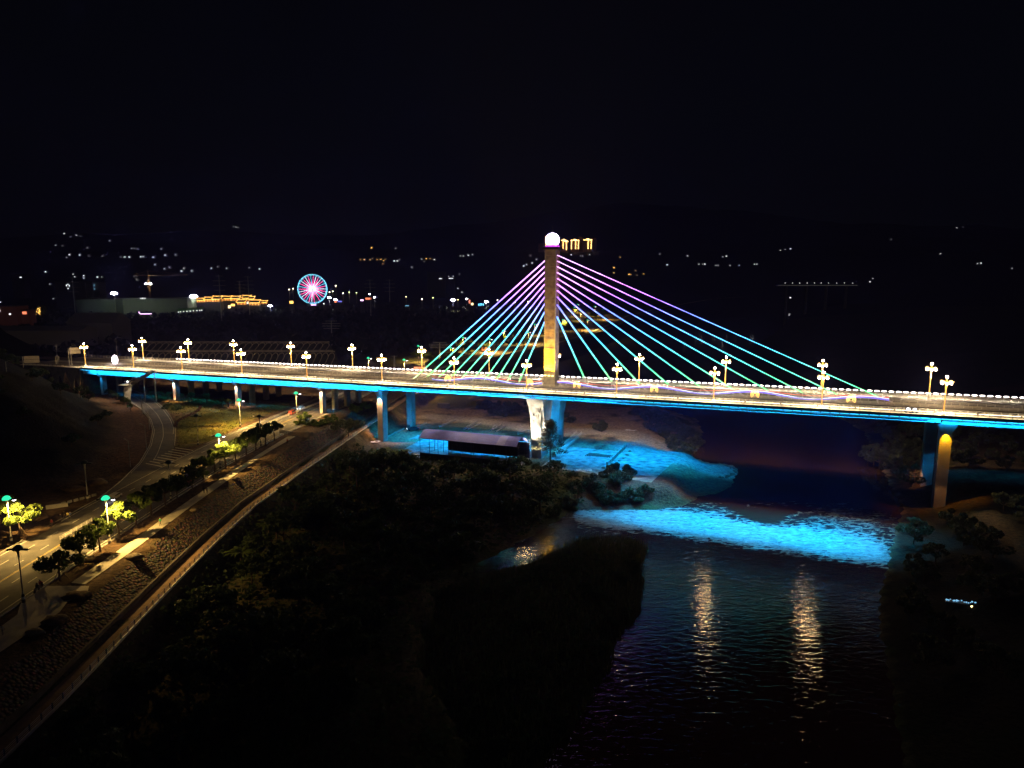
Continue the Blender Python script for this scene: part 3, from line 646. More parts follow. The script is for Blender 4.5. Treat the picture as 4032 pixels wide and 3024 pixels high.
for s, hw, gz in ((178.6, 1.35, 4), (395.5, 1.75, 1.5)):
    for w in (3.0, 28.5):
        d = 4.0; zt = dz(s)-6.0
        put(pier_mesh(w, w+d, hw, gz, zt), 'pier', s)
        put(capm(w, w+d, hw*1.05, zt-.01, zt+2.7), 'pier_cap', s)
# tower pier: two flared legs with a curved front
for w0, sg in ((0, 1), (35, -1)):
    m = MB(); pts = []
    for k in range(9):
        t = k/8; z = 3+(dz(252)-2.4-3)*t; f = -.6+3.6*(1-t)**.6; pts.append((w0+sg*f, z))
    prof = pts+[(w0+sg*12.5, dz(252)-2.4), (w0+sg*11.5, 3)]
    hwid = lambda z: 2.1+1.4*max(0, (z-20)/10)**2
    i = len(m.v)
    for sd in (-1, 1):
        for w, z in prof: m.v.append((sd*hwid(z), w, z))
    n = len(prof)
    for q in range(n): m.f.append((i+q, i+(q+1) % n, i+n+(q+1) % n, i+n+q))
    for k in range(8): pass
    m.f.append(tuple(i+q for q in range(n))[::-1]); m.f.append(tuple(i+n+q for q in range(n)))
    put(m, 'pier', 252.2)
# tower
TS, TW, TD = 253.4, 15.0, 5.2; HWs = 2.28
zb = dz(252)+.2; zt = 89.3
m = MB(); m.hexa([(-HWs, 0, 0), (HWs, 0, 0), (HWs, TD, 0), (-HWs, TD, 0), (-HWs*1.02, 0, zt-zb), (HWs*1.02, 0, zt-zb), (HWs*1.02, TD, zt-zb), (-HWs*1.02, TD, zt-zb)])
tower = m.build('tower', 'tower', bridge); tower.location = (TS, TW, zb)
m = MB()                                                # pilaster strips framing the front face, and the plain plinth
for x in (-HWs-.12, HWs-.25): m.box(x, x+.37, -.14, .3, 5.2, zt-zb-.6)
for k in range(12): m.box(-HWs+.27, HWs-.27, -.05, .2, 8+k*4.0-.06, 8+k*4.0+.06)
m.box(-HWs-.2, HWs+.2, -.2, TD+.2, 0, 4.6); m.build('trim', 'concrete', tower)
m = MB(); m.box(-3.4, 3.4, -.9, TD+.9, zt-zb, zt-zb+.5); m.box(-3.1, 3.1, -.6, TD+.6, zt-zb+.5, zt-zb+1.0)
for x in (-3.3, 3.3):
    m.box(x-.05, x+.05, -.8, TD+.8, zt-zb+1.5, zt-zb+1.6)
for y in (-.8, TD+.8): m.box(-3.3, 3.3, y-.05, y+.05, zt-zb+1.5, zt-zb+1.6)
for k in range(7):
    for y in (-.8, TD+.8): m.box(-3.3+k*1.1-.04, -3.3+k*1.1+.04, y-.04, y+.04, zt-zb+.5, zt-zb+1.5)
m.build('platform', 'dark_fascia', tower)
m = MB(); m.lathe((0, TD/2, zt-zb+1.0), [(2.9, 0), (2.95, .3), (2.5, .7), (2.2, .95)], 20); m.build('light_ring', 'magenta', tower)
m = MB(); m.ball((0, TD/2, zt-zb+3.85), 2.8, 28, 18); m.build('sphere', 'orb', tower, True)
m = MB(); m.tube([(0, TD/2, zt-zb+7.1), (0, TD/2, zt-zb+9.6)], [.07, .03], 5); m.build('lightning_rod', 'grey_metal', tower)
UL = mat('yellow uplight', (.8, .6, .2), .4, emit=(1, .8, .25), estr=6, sample=False)
for x in (-1.6, 0, 1.6): MB().box(x-.3, x+.3, -1.15, -.2, 4.65, 4.9).build('uplight', UL, tower)
# cables
X_, Y_ = W(TS, TW+TD/2)
topR = [zat(p, Y_) for p in (1243, 1197, 1167, 1142, 1117, 1095, 1072, 1049, 1027, 1004)]
topL = [zat(p, Y_) for p in (1247.6, 1212, 1183, 1156, 1132, 1109, 1085, 1062, 1040, 1018)]
CW = 17.5
def deck_end(px, py):                                   # where a stay meets the median
    return s_px(px, py, CW)
botR = [(2300.7, 1485.6), (2409, 1500), (2519, 1510), (2631.6, 1512), (2759.7, 1523.6), (2887, 1531.7), (3025.5, 1537), (3161, 1545), (3296.7, 1552), (3457.6, 1560)]
botL = [(2045, 1500.7), (1999, 1499), (1953, 1498), (1909.5, 1494), (1863, 1492.6), (1820, 1487), (1782, 1479), (1730.5, 1483), (1684, 1482), (1630, 1490)]
for side, tops, bots in ((1, topR, botR), (-1, topL, botL)):
    for k in range(10):
        s1 = deck_end(*bots[k]); q = W(s1, CW); z1 = zat(bots[k][1], q[1]); st_ = TS+side*(HWs-.1); z0 = tops[k]
        ex = (z1-dz(s1)-.3)/max(.05, (z0-z1)/abs(s1-st_)) if z1 > dz(s1)+.3 else 0   # run the steel anchor tube on down to the median
        s2 = s1+side*min(ex, 12); z2 = z1-(z0-z1)/abs(s1-st_)*abs(s2-s1)
        cm_ = MB()
        for o_ in (-.55, .55): cm_.tube([(st_, CW+o_, z0), (s1, CW+o_, z1)], .13, 6)
        c = cm_.build('stay_cable', 'grey_metal', bridge)
        ls = MB()
        for o_ in (-.68,) : ls.tube([(st_, CW+o_, z0-.06), (s1, CW+o_, z1-.06)], .11, 5)
        ls.tube([(st_, CW+.42, z0-.06), (s1, CW+.42, z1-.06)], .075, 5)
        ls.build('light_strip', 'cable', c)
        an = MB(); an.tube([(s1-side*.6, CW-.55, z1+.3), (s2, CW-.55, z2)], .2, 6); an.tube([(s1-side*.6, CW+.55, z1+.3), (s2, CW+.55, z2)], .2, 6)
        an.tube([(s1, CW-.8, dz(s1)+.2), (s1, CW-.6, z1)], .12, 5); an.tube([(s1, CW+.8, dz(s1)+.2), (s1, CW+.6, z1)], .12, 5)
        an.build('anchor', 'white_rail', c)
# abutment and left retaining wall
m = MB(); m.hexa([(-48, -1.0, 20), (S0, -1.0, 10), (S0, 36, 10), (-48, 36, 20), (-48, -1.0, dz(-48)-.05), (S0, -1.0, dz(0)-.05), (S0, 36, dz(0)-.05), (-48, 36, dz(-48)-.05)])
m.build('abutment', 'concrete', bridge)

# median light wave
wave = empty('light_wave', (BX, BY, 0), BA); tag(wave, 'long wavy red, white and blue light ribbons along the bridge median, with golden arches', 'light sculpture')
spans = [(s_px(1700, 1493, 15), TS-3.4), (TS+3.4, s_px(3500, 1585, 15))]
c0 = s_px(2576, 1522, 15); lam = s_px(2972, 1540, 15)-c0
def wz(s, a, o): return dz(s)+o+a*math.cos(2*math.pi*(s-c0)/lam)
for nm, m_, a, o, r, w in (('white_ribbon', 'white_led', .95, 1.75, .09, 15.2), ('blue_ribbon', 'blue_led', .85, 1.3, .13, 15.25), ('blue_ribbon', 'blue_led', .95, 1.52, .05, 15.2), ('red_ribbon', 'red_led', .55, 2.35, .06, 15.5), ('red_ribbon', 'red_led', .35, 2.1, .045, 15.8)):
    mb = MB()
    for a0, a1 in spans:
        n = int((a1-a0)/2.2); mb.tube([(a0+(a1-a0)*k/n, w, wz(a0+(a1-a0)*k/n, a, o)) for k in range(n+1)], r, 4)
    mb.build(nm, m_, wave)
for px, py in ((1763, 1487), (2086, 1506), (2271, 1513), (2576, 1529), (2972.6, 1550), (3352, 1568)):
    s = s_px(px, py, 15); mb = MB()
    for r_ in (1.45, 1.0, .55):
        mb.tube([(s+r_*math.sin(t)*1.0, 15.0, dz(s)+1.2+r_*math.cos(t)*1.15) for t in np.linspace(-2.3, 2.3, 13)], .10, 4)
    mb.build('golden_arch', 'gold_led', wave)

# deck lamps
def make_lamp():
    r = empty('ornamental_lamp'); tag(r, 'x', 'street lamp', 'ornamental lamps along the bridge')
    m = MB(); m.lathe((0, 0, 0), [(.55, 0), (.55, .9), (.42, 1.0), (.42, 1.3), (.28, 1.5)], 8); m.build('pedestal', 'white_rail', r)
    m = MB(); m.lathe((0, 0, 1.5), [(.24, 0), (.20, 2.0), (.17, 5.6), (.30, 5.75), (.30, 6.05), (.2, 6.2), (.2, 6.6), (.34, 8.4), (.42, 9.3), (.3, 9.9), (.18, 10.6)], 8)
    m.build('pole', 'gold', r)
    for k in range(6):
        t = math.pi/6+k*math.pi/3; c, s_ = math.cos(t), math.sin(t)
        a = MB(); pts = [(.3, 10.2), (.9, 11.1), (1.5, 11.35), (2.25, 11.0)]
        a.tube([(q*c, q*s_, z) for q, z in pts], [.13, .11, .09, .03], 4); a.tube([(1.5*c, 1.5*s_, 11.3), (1.5*c, 1.5*s_, 10.75)], .05, 4)
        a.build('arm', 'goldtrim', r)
        g_ = MB(); g_.ball((1.5*c, 1.5*s_, 10.45), .28, 6, 4); g_.build('globe', 'globe', r)
    g_ = MB(); g_.ball((0, 0, 12.5), .34, 7, 5); g_.build('globe', 'globe', r)
    return r
lamp = Proto(make_lamp())
A_ = [(338, 1447), (528, 1463), (719, 1471), (954, 1487), (1210, 1499), (1505, 1514), (1789, 1529), (2073, 1547), (2427, 1570), (2809, 1585), (3234, 1607), (3714, 1641)]
B_ = [(565, 1414), (745, 1423), (924, 1436), (1148, 1442), (1389, 1452), (1662, 1465), (1926, 1474), (2190, 1500), (2515, 1513), (2854, 1530), (3232, 1545), (3657, 1565)]
def lamp_light(s, w):
    x, y = W(s, w); z = dz(s)+9.6
    L = bpy.data.lights.new('lamp_light', 'SPOT'); L.energy = 19000; L.color = (1, .76, .46); L.shadow_soft_size = .3; L.spot_size = R(140); L.spot_blend = .9
    o = bpy.data.objects.new('lamp_light', L); col.objects.link(o); o.location = (x, y, z)
for k, (px, py) in enumerate(A_):
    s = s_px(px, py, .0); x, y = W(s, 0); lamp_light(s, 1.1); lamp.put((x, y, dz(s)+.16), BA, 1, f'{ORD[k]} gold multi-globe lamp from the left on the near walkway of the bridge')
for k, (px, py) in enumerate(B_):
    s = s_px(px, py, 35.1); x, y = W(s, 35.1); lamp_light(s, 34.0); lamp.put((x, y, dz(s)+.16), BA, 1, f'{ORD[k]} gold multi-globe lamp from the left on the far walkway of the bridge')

# ------------------------------------------------------------------ bridge lighting, with an added cutoff lip
def area(name, s, w, z, sx, sy, power, c, dirw, dirz, spread=180, dirs=0):
    L = bpy.data.lights.new(name, 'AREA'); L.shape = 'RECTANGLE'; L.size = sx; L.size_y = sy; L.energy = power; L.color = c; L.spread = R(spread)
    o = bpy.data.objects.new(name, L); col.objects.link(o)
    p = W(s, w); o.location = (*p, z)
    from mathutils import Vector, Matrix
    d = Vector((CB*dirs-SB*dirw, SB*dirs+CB*dirw, dirz)).normalized(); xa = Vector((CB, SB, .01007)).normalized(); za = -d; ya = za.cross(xa).normalized(); xa = ya.cross(za)
    o.rotation_euler = Matrix((xa, ya, za)).transposed().to_euler(); return o
CY = (.005, .39, 1.0)
def wash(s0, s1, power, dz_=-.5, spr=110):
    n = max(1, round((s1-s0)/20)); L = (s1-s0)/n
    for k in range(n):
        s = s0+L*(k+.5); area('wash_lamp', s, WE-.4, dz(s)-1.0, L, .06, power*L, CY, .9, dz_, spr)
wash(4, 175, 85, -.5, 90); wash(175, 247, 95, -.5, 90); wash(247, 384, 30, -.4, 70); wash(384, 470, 95, -.3, 60)
for s, l in ((196, 24), (222, 24), (242, 16), (270, 24), (296, 26)):      # floods under the deck on the yard and the spit
    area('yard_flood', s, 16, dz(s)-1.8, l, .15, 12500*l/24, CY, .05, -1, 118)
shd = ext([(WE-.62, -1.52), (WE-.60, -1.52), (WE-.60, -1.86), (WE-.62, -1.86)], 286, 389); ext([(WE-.62, -1.5), (WE-.1, -1.5), (WE-.1, -1.52), (WE-.62, -1.52)], 286, 389, mb=shd)
shd.build('light_shield', 'dark_fascia', bridge)  # lip added to cut the water floods off in a sharp line
for s, l, p in ((303, 26, .8), (329, 26, 1.0), (355, 26, 1.1), (373, 12, .8)):   # floods thrown out over the riffle
    area('water_flood', s, WE-.36, dz(s)-1.69, l, .014, 12500*p*l/26, (.0, .46, 1.0), -1.0, -1.05, 56)
for k in range(24):                                     # warm strips inside both parapets
    s = 10+k*19.5
    area('handrail_lamp', s, WE+.42, dz(s)+1.25, 19, .05, 480, (1, .80, .52), .75, -.75, 110)
    area('handrail_lamp', s, WF-.75, dz(s)+1.6, 19, .05, 1000, (1, .84, .66), -.75, -.75, 100)
def spot(name, loc, tgt, power, c, size=60, blend=.5, r=.1):
    from mathutils import Vector
    L = bpy.data.lights.new(name, 'SPOT'); L.energy = power; L.color = c; L.spot_size = R(size); L.spot_blend = blend; L.shadow_soft_size = r
    o = bpy.data.objects.new(name, L); col.objects.link(o); o.location = loc
    o.rotation_euler = (Vector(tgt)-Vector(loc)).to_track_quat('-Z', 'Y').to_euler(); return o
for x in (-1.5, 0, 1.5):                                # yellow uplights at the tower foot
    p = W(TS+x, TW-.95); q = W(TS+x, TW-.05); spot('tower_uplight', (*p, zb+5.1), (*q, zb+20), 110000, (1, .54, .01), 64, .9)
p = W(TS-1, 4); 
for dx in (-12, 12):
    a = W(TS+dx, -.5); q = W(TS, TW); spot('tower_wash', (*a, zb+1.5), (*q, zb+30), 15000, (1, .66, .46), 60, .9)
a = W(TS+6, CW); spot('tower_side_wash', (*a, zb+1), (*W(TS+2.5, CW), zb+34), 12000, (.75, .72, 1), 60, .9)
for s, zt_ in ((59.4, dz(59)-4.3), (98.9, dz(99)-4.3), (147.8, dz(148)-4.3)):     # downlights on the front of each pier
    a = W(s, 1.75); q = W(s, 2.75); spot('pier_light', (*a, zt_-.45), (*q, zt_-6), 9000, (1, .56, .28), 80, .7)
    spot('pier_light', (*W(s, 1.2), 16.4), (*W(s, 2.8), 19), 700, (1, .45, .18), 110, .6)
s = 178.6; spot('pier_light', (*W(s, 2.4), dz(s)-6.1), (*W(s, 3.3), dz(s)-17), 16000, (1, .50, .18), 80, .7)
spot('pier_light', (*W(s, 31.5-5), 6.2), (*W(s+2, 29), 5), 1200, (1, .5, .2), 120, .6)
s = 395.5; spot('pier_light', (*W(s, 2.35), dz(s)-6.1), (*W(s, 3.4), dz(s)-17), 10000, (1, .42, .005), 80, .7)
spot('pier_light', (*W(s, -2), 8.5), (*W(s, 1), 6.5), 160, (1, .40, .1), 110, .6)
spot('pier_light', (*W(s-3, 27), 7.5), (*W(s-4, 30), 5), 900, (1, .4, .2), 120, .6)
for dx in (-2.5, 2.5):
    spot('pier_flood', (*W(256+dx, -10), 6.6), (*W(252.2, 1.5), 20), 60000, (1, .88, .66), 46, .6)
# ------------------------------------------------------------------ green domed street lamps
def make_dome_lamp(lit):
    r = empty('street_lamp'); tag(r, 'x', 'street lamp', 'green domed street lamps along the riverside road')
    m = MB(); m.lathe((0, 0, 0), [(.34, 0), (.34, .5), (.28, .6), (.28, 1.7), (.2, 1.8)], 8); m.build('pole_base', 'dark_rail', r)
    m = MB(); m.lathe((0, 0, .7), [(.30, 0), (.30, .55)], 8); m.build('band', 'white_rail', r)
    m = MB(); m.lathe((0, 0, 1.8), [(.15, 0), (.11, 7.4), (.2, 7.5), (.22, 8.6), (.5, 9.3)], 8); m.build('pole', 'polewhite', r)
    m = MB(); m.lathe((0, 0, 11.0), [(.95, 0), (.93, .25), (.75, .6), (.45, .85), (.12, .95)], 12); m.build('dome', 'green_dome' if lit else 'dome_off', r)
    m = MB()
    for sg in (-1, 1):
        m.prism([(0, .0), (sg*1.2, .25), (sg*2.3, .1), (sg*2.0, -.08), (sg*1.1, .02), (0, -.15)], -.28, .28, lambda t, a, b: (a, t, 10.95+b))
    m.build('wing', 'dome_off', r)
    if lit:
        m = MB(); m.ball((1.75, 0, 10.85), .33, 8, 5, sx=1.4, sz=.5); m.build('lens', 'lampwhite', r)
    else:
        m = MB(); m.ball((1.75, 0, 10.88), .2, 6, 4, sx=1.4, sz=.4); m.build('lens', 'grey_metal', r)
    return r
DL = Proto(make_dome_lamp(True)); DU = Proto(make_dome_lamp(False))
def plight(x, y, z, power, c, r=.25, nm='street_light'):
    L = bpy.data.lights.new(nm, 'SPOT'); L.energy = power; L.color = c; L.shadow_soft_size = r; L.spot_size = R(168); L.spot_blend = .7
    o = bpy.data.objects.new(nm, L); col.objects.link(o); o.location = (x, y, z); return o
LC = (1, .60, .16)
lit = [((46, 2138), 'lit lamp by the bright trees at the left edge of the photo', 38000), ((432, 2137), 'lit lamp over the road between the yellow-lit tree and the dark round tree', 38000), ((868, 1843), 'lit lamp above the brightest green tree half way up the avenue', 34000), ((947, 1678), 'lit lamp on the grass triangle in front of the second cyan pier', 52000), ((1170, 1645), 'lit lamp beside the red van before the bridge', 26000)]
for (px, py), lab, pw in lit:
    x, y = at(px, py, 16.1); DL.put((x, y, 16.0), 0, 1, 'green domed '+lab); plight(x+1.75, y, 26.4, pw, LC)
off = [((94, 2370), 'unlit lamp on the pale plaza at lower left'), ((674, 1970), 'unlit lamp between the dark avenue trees near the white road marks'), ((1027, 1754), 'unlit lamp behind the farthest dark avenue trees'), ((780, 1751), 'unlit lamp standing on the point of the grass triangle'), ((346, 1970), 'pale unlit lamp on the bare earth left of the junction')]
for (px, py), lab in off:
    x, y = at(px, py, 16.1); DU.put((x, y, 16.0), 0, 1, 'green domed '+lab if 'plaza' in lab or True else lab)
for k, (px, py) in enumerate([(1450, 1410), (1591, 1417), (1647, 1363), (1774, 1369), (1823, 1331), (1928, 1334), (1980, 1303), (2080, 1307), (2106, 1277), (2216, 1259), (2261, 1215), (2274, 1203), (2287, 1229), (2313, 1261), (2341, 1212), (2372, 1226)]):
    x, y = at(px, py, 27.2); DL.put((x, y, hz(x, y)+.05 if y < 900 else 16), 0, 1 if y < 900 else 1.15, f'{ORD[k]} small lit lamp from the left on the riverside road beyond the bridge')
    plight(x+1.75, y, 26.0, 60000 if k < 9 else 75000, LC)
# plain slim lamp posts round the ramp
def make_post(h=9):
    r = empty('lamp_post'); tag(r, 'x', 'lamp post', 'slim dark lamp posts round the slip road')
    m = MB(); m.tube([(0, 0, 0), (0, 0, h)], [.13, .08], 6); m.build('pole', 'grey_metal', r)
    m = MB(); m.tube([(0, 0, h-.3), (1.3, 0, h+.4)], .05, 5); m.box(1.1, 2.0, -.14, .14, h+.36, h+.48); m.build('arm', 'grey_metal', r); return r
SP = Proto(make_post())
for k, (px, py) in enumerate([(411, 1541), (500, 1574), (561, 1629), (589, 1688), (577, 1765), (513, 1835)]):
    x, y = at(px, py, 16.3); SP.put((x, y, 16), rnd.uniform(2, 4), 1.0, f'{ORD[k]} slim lamp post counted down the outer edge of the curved slip road')
for k, (px, py, z) in enumerate([(228, 1432, 30), (462, 1402, 30), (284, 1441, 30.2), (30, 1500, 36)]):
    x, y = at(px, py, z); SP.put((x, y, z-1), 0, 1.3 if k < 3 else 1, ['thin lamp post behind the left bridge approach beside the small sign', 'tall thin lamp post right of the oval white light', 'post just left of the first golden bridge lamp', 'faint post on the dark hill at left edge'][k])

# ------------------------------------------------------------------ trees
def leaves(mb, c, rad, n, size, r, flat=.75):
    for _ in range(n):
        while 1:
            d = np.array([r.uniform(-1, 1) for _ in range(3)]); L = np.linalg.norm(d)
            if .15 < L <= 1: break
        d = d/L*(L**.45); p = np.array(c)+d*np.array([rad, rad, rad*flat])
        a = np.array([r.gauss(0, 1) for _ in range(3)]); a /= np.linalg.norm(a); b = np.cross(a, [r.gauss(0, 1) for _ in range(3)]); b /= np.linalg.norm(b)+1e-9
        s = size*r.uniform(.6, 1.3); mb.quad(p-a*s-b*s*.55, p+a*s*.2-b*s*.7, p+a*s+b*s*.55, p-a*s*.2+b*s*.7)
def make_tree(name, label, group, th, cr, chh, nb, nl, size, m, seed, stakes=False, open_=.0):
    r = random.Random(seed); root = empty(name); tag(root, label, 'tree', group)
    t = MB(); top = (r.uniform(-.3, .3), r.uniform(-.3, .3), th)
    t.tube([(0, 0, -.3), (top[0]*.4, top[1]*.4, th*.5), top], [.24, .17, .13], 6); cb = MB()
    for k in range(nb):
        a = 2*math.pi*k/nb+r.uniform(-.3, .3); q = r.uniform(.45, .95)*cr if k < nb-2 else r.uniform(0, .35)*cr
        z = th+chh*(r.uniform(.15, .65) if k < nb-2 else r.uniform(.6, .85)); e = (q*math.cos(a), q*math.sin(a), z)
        t.tube([top, ((top[0]+e[0])/2, (top[1]+e[1])/2, top[2]*.6+e[2]*.4-.1), e], [.1, .07, .04], 4, False)
        leaves(cb, e, cr*r.uniform(.22, .38), nl//nb, size, r, .72)
    if stakes:
        for k in range(3):
            a = k*2.1+seed; t.tube([(1.3*math.cos(a), 1.3*math.sin(a), 0), (0, 0, 2.2)], .04, 4, False)
    t.build('trunk', 'bark', root); cb.build('crown', m, root); return root
G1 = 'street trees between the road and the promenade'
TP = [Proto(make_tree('street_tree', 'x', G1, 2.9, 3.3, 3.0, 13, 1500, .26, 'leaf', 11, True)), Proto(make_tree('street_tree', 'x', G1, 3.1, 2.9, 3.6, 12, 1500, .26, 'leaf', 12, True)), Proto(make_tree('street_tree', 'x', G1, 2.6, 3.7, 2.3, 13, 1300, .26, 'leaf', 13, True))]
TY = [Proto(make_tree('street_tree', 'x', G1, 3.2, 3.1, 3.6, 13, 1500, .27, 'leaf_lit', 14, True)), Proto(make_tree('street_tree', 'x', G1, 3.4, 3.4, 3.8, 14, 1500, .27, 'leaf_lit', 15, True))]
ST = [((237, 2285), 2, 0, 'dark flat-topped street tree, nearest the pale plaza'), ((320, 2220), 0, 0, 'dark broad street tree, second up from the plaza'), ((395, 2170), 1, 0, 'upright dark street tree left of the yellow-lit tree'), ((472, 2116), 0, 1, 'yellow-lit street tree beside the second lit lamp'), ((537, 2070), 1, 0, 'half-lit street tree above the yellow-lit one'), ((597, 2032), 1, 0, 'dark street tree above and right of the half-lit tree'), ((652, 1995), 0, 0, 'dark street tree left of the unlit lamp in the avenue'), ((697, 1962), 2, 0, 'wide dark street tree just right of the unlit lamp in the avenue'), ((757, 1920), 2, 0, 'dark street tree by the red tail light'), ((802, 1888), 0, 0, 'dark street tree upper right of the red tail light'), ((846, 1860), 1, 0, 'tall dark street tree left of the brightest green tree'), ((890, 1842), 1, 1, 'brightest yellow-green street tree under the half-way lamp'), ((929, 1816), 0, 0, 'dark street tree right of the brightest green tree'), ((970, 1790), 0, 0, 'fourth from last dark street tree near the barrier end'), ((1008, 1773), 0, 0, 'third from last dark street tree near the barrier end'), ((1047, 1752), 1, 0, 'second from last dark street tree near the barrier end'), ((1081, 1732), 0, 0, 'last dark street tree next to the barrier')]
for k, ((px, py), v, y_, lab) in enumerate(ST):
    x, y = at(px, py, 16.1); (TY if y_ else TP)[v].put((x, y, 16.0), rnd.uniform(0, 6), (rnd.uniform(1.1, 1.25),)*2+(rnd.uniform(1.25, 1.4),), lab, G1)
for (px, py), lab, sc_ in [((86, 2117), 'bright yellow-green tree right of the leftmost lit lamp', 1.3), ((4, 2075), 'bright yellow-green tree cut by the left photo edge', 1.3)]:
    x, y = at(px, py, 16.1); TY[1].put((x, y, 16.0), rnd.uniform(0, 6), sc_, lab, 'bright trees left of the road')
# small round trees along the ramp
G2 = 'small round trees along the slip road'
SM = Proto(make_tree('young_tree', 'x', G2, 1.5, 1.5, 1.8, 7, 420, .2, 'leaf', 21))
for k, (px, py) in enumerate([(391, 1544), (407, 1549), (425, 1557), (442, 1564), (459, 1572), (475, 1582), (489, 1590), (503, 1602), (516, 1616), (575, 1548), (600, 1556), (633, 1562), (664, 1566), (687, 1568), (717, 1572), (753, 1578), (814, 1586), (872, 1594), (899, 1600)]):
    x, y = at(px, py, 16.3); SM.put((x, y, max(15.9, hz(x, y)-.2)), rnd.uniform(0, 6), rnd.uniform(.9, 1.3) if k < 9 else rnd.uniform(1.0, 1.7), (f'{ORD[k]} small round tree down the outer verge of the slip road' if k < 9 else f'{ORD[k-9]} small round tree from the left on the grass edge below the cyan girder'), G2)
# trees beyond the bridge
G3 = 'trees on the riverside beyond the bridge'
BT = [Proto(make_tree('riverside_tree', 'x', G3, 3.2, 3.6, 4.0, 9, 560, .5, 'leaf_lit', 31)), Proto(make_tree('riverside_tree', 'x', G3, 3.2, 3.8, 4.0, 9, 560, .5, 'leaf', 32))]
bt = [(1650, 1435, 0), (1690, 1432, 0), (1700, 1462, 1), (1721, 1452, 1), (1743, 1447, 1), (1765, 1440, 0), (1790, 1435, 0), (1815, 1382, 0), (1838, 1388, 0), (1852, 1400, 1), (1905, 1385, 1), (1947, 1375, 0), (1975, 1352, 0), (1990, 1345, 1), (2010, 1372, 1), (2040, 1368, 1), (2062, 1362, 1), (2106, 1330, 0), (2080, 1350, 1), (2130, 1334, 1), (2225, 1300, 0), (2240, 1316, 1), (2255, 1312, 1), (2285, 1308, 1), (2297, 1306, 1), (2315, 1286, 0), (2370, 1262, 0), (2380, 1250, 0), (2400, 1255, 1), (2340, 1262, 1), (2250, 1247, 1), (2232, 1244, 1)]
for k, (px, py, v) in enumerate(bt):
    p = hit(px, py, 420); 
    if not p: continue
    BT[v].put((p[0], p[1], p[2]-.1), rnd.uniform(0, 6), rnd.uniform(1.0, 1.4)*(1+max(0, p[1]-600)/900), f'{["lamp-lit yellow-green", "dark"][v]} tree, number {k+1} from the left beyond the bridge', G3)
# the dark thicket on the flats
G4 = 'trees of the dark thicket on the river flats'
TH = [Proto(make_tree('thicket_tree', 'x', G4, 3.0, 3.6, 4.4, 10, 900, .32, 'leaf_d', 41+k)) for k in range(3)]
THB = Proto(make_tree('thicket_bush', 'x', G4, .8, 2.8, 2.6, 9, 700, .28, 'leaf_d', 48))
def inpoly(x, y, poly): return bool(inside([(x, y)], poly)[0])
THP = [at(*p, 6) for p in [(640, 2400), (700, 2310), (900, 2130), (1080, 1990), (1250, 1850), (1330, 1740), (1420, 1780), (1560, 1830), (1660, 1830), (1900, 1850), (2230, 1850), (2290, 1900), (2250, 2000), (2050, 2090), (1900, 2160), (1700, 2260), (1500, 2440), (1400, 2700), (600, 3400), (-300, 3400), (0, 3080), (300, 2740)]]
cnt = 0; pts_ = []; tries = 0
while cnt < 190 and tries < 20000:
    tries += 1; x = rnd.uniform(-80, 25); y = rnd.uniform(80, 300)
    if not inpoly(x, y, THP) or hz(x, y) > 9 or hz(x, y) < .4: continue
    if 184 < SW((x, y))[0] < 250 and SW((x, y))[1] > -35: continue
    if min([9e9]+[(x-a)**2+(y-b_)**2 for a, b_ in pts_]) < 5.0**2: continue
    if seg_dist([(x, y)], LT)[0][0] < (13 if 165 < y < 212 else 16.5): continue
    pts_.append((x, y)); cnt += 1; b = rnd.random()
    pr = THB if b < .3 else TH[rnd.randrange(3)]
    pr.put((x, y, hz(x, y)-.3), rnd.uniform(0, 6), rnd.choice((.65, .85, 1.0, 1.1, 1.3, 1.6)), 'dark leafy tree among many alike in the unlit thicket on the river flats' if b >= .3 else 'dark leafy bush among many alike in the unlit thicket on the river flats', G4 if b >= .3 else 'bushes of the dark thicket on the river flats')
# scrub on the reed bar and dark trees on the mound left of the slip road
cnt = tries = 0
while cnt < 48 and tries < 9000:
    tries += 1; x = rnd.uniform(-50, 35); y = rnd.uniform(80, 210)
    if not inpoly(x, y, BAR) or hz(x, y) < .25: continue
    cnt += 1; THB.put((x, y, hz(x, y)-.5), rnd.uniform(0, 6), (rnd.uniform(.5, 1.1), rnd.uniform(.5, 1.1), rnd.uniform(.4, .9)), 'dark low bush among many alike on the reed bar in the river', 'bushes on the reed bar')
cnt = tries = 0; hpt = []
while cnt < 60 and tries < 9000:
    tries += 1; x = rnd.uniform(-300, -150); y = rnd.uniform(225, 400)
    d_, s_d = seg_dist([(x, y)], RAMP_OUT)
    if s_d[0] <= 0 or d_[0] < 15 or min([9e9]+[(x-a)**2+(y-b_)**2 for a, b_ in hpt]) < 36 or hz(x, y) < 17: continue
    if SW((x, y))[1] > -9: continue
    hpt.append((x, y)); cnt += 1; TH[rnd.randrange(3)].put((x, y, hz(x, y)-.8), rnd.uniform(0, 6), rnd.uniform(.6, 1.0), 'black tree among many alike on the dark mound left of the slip road', 'trees on the dark mound')
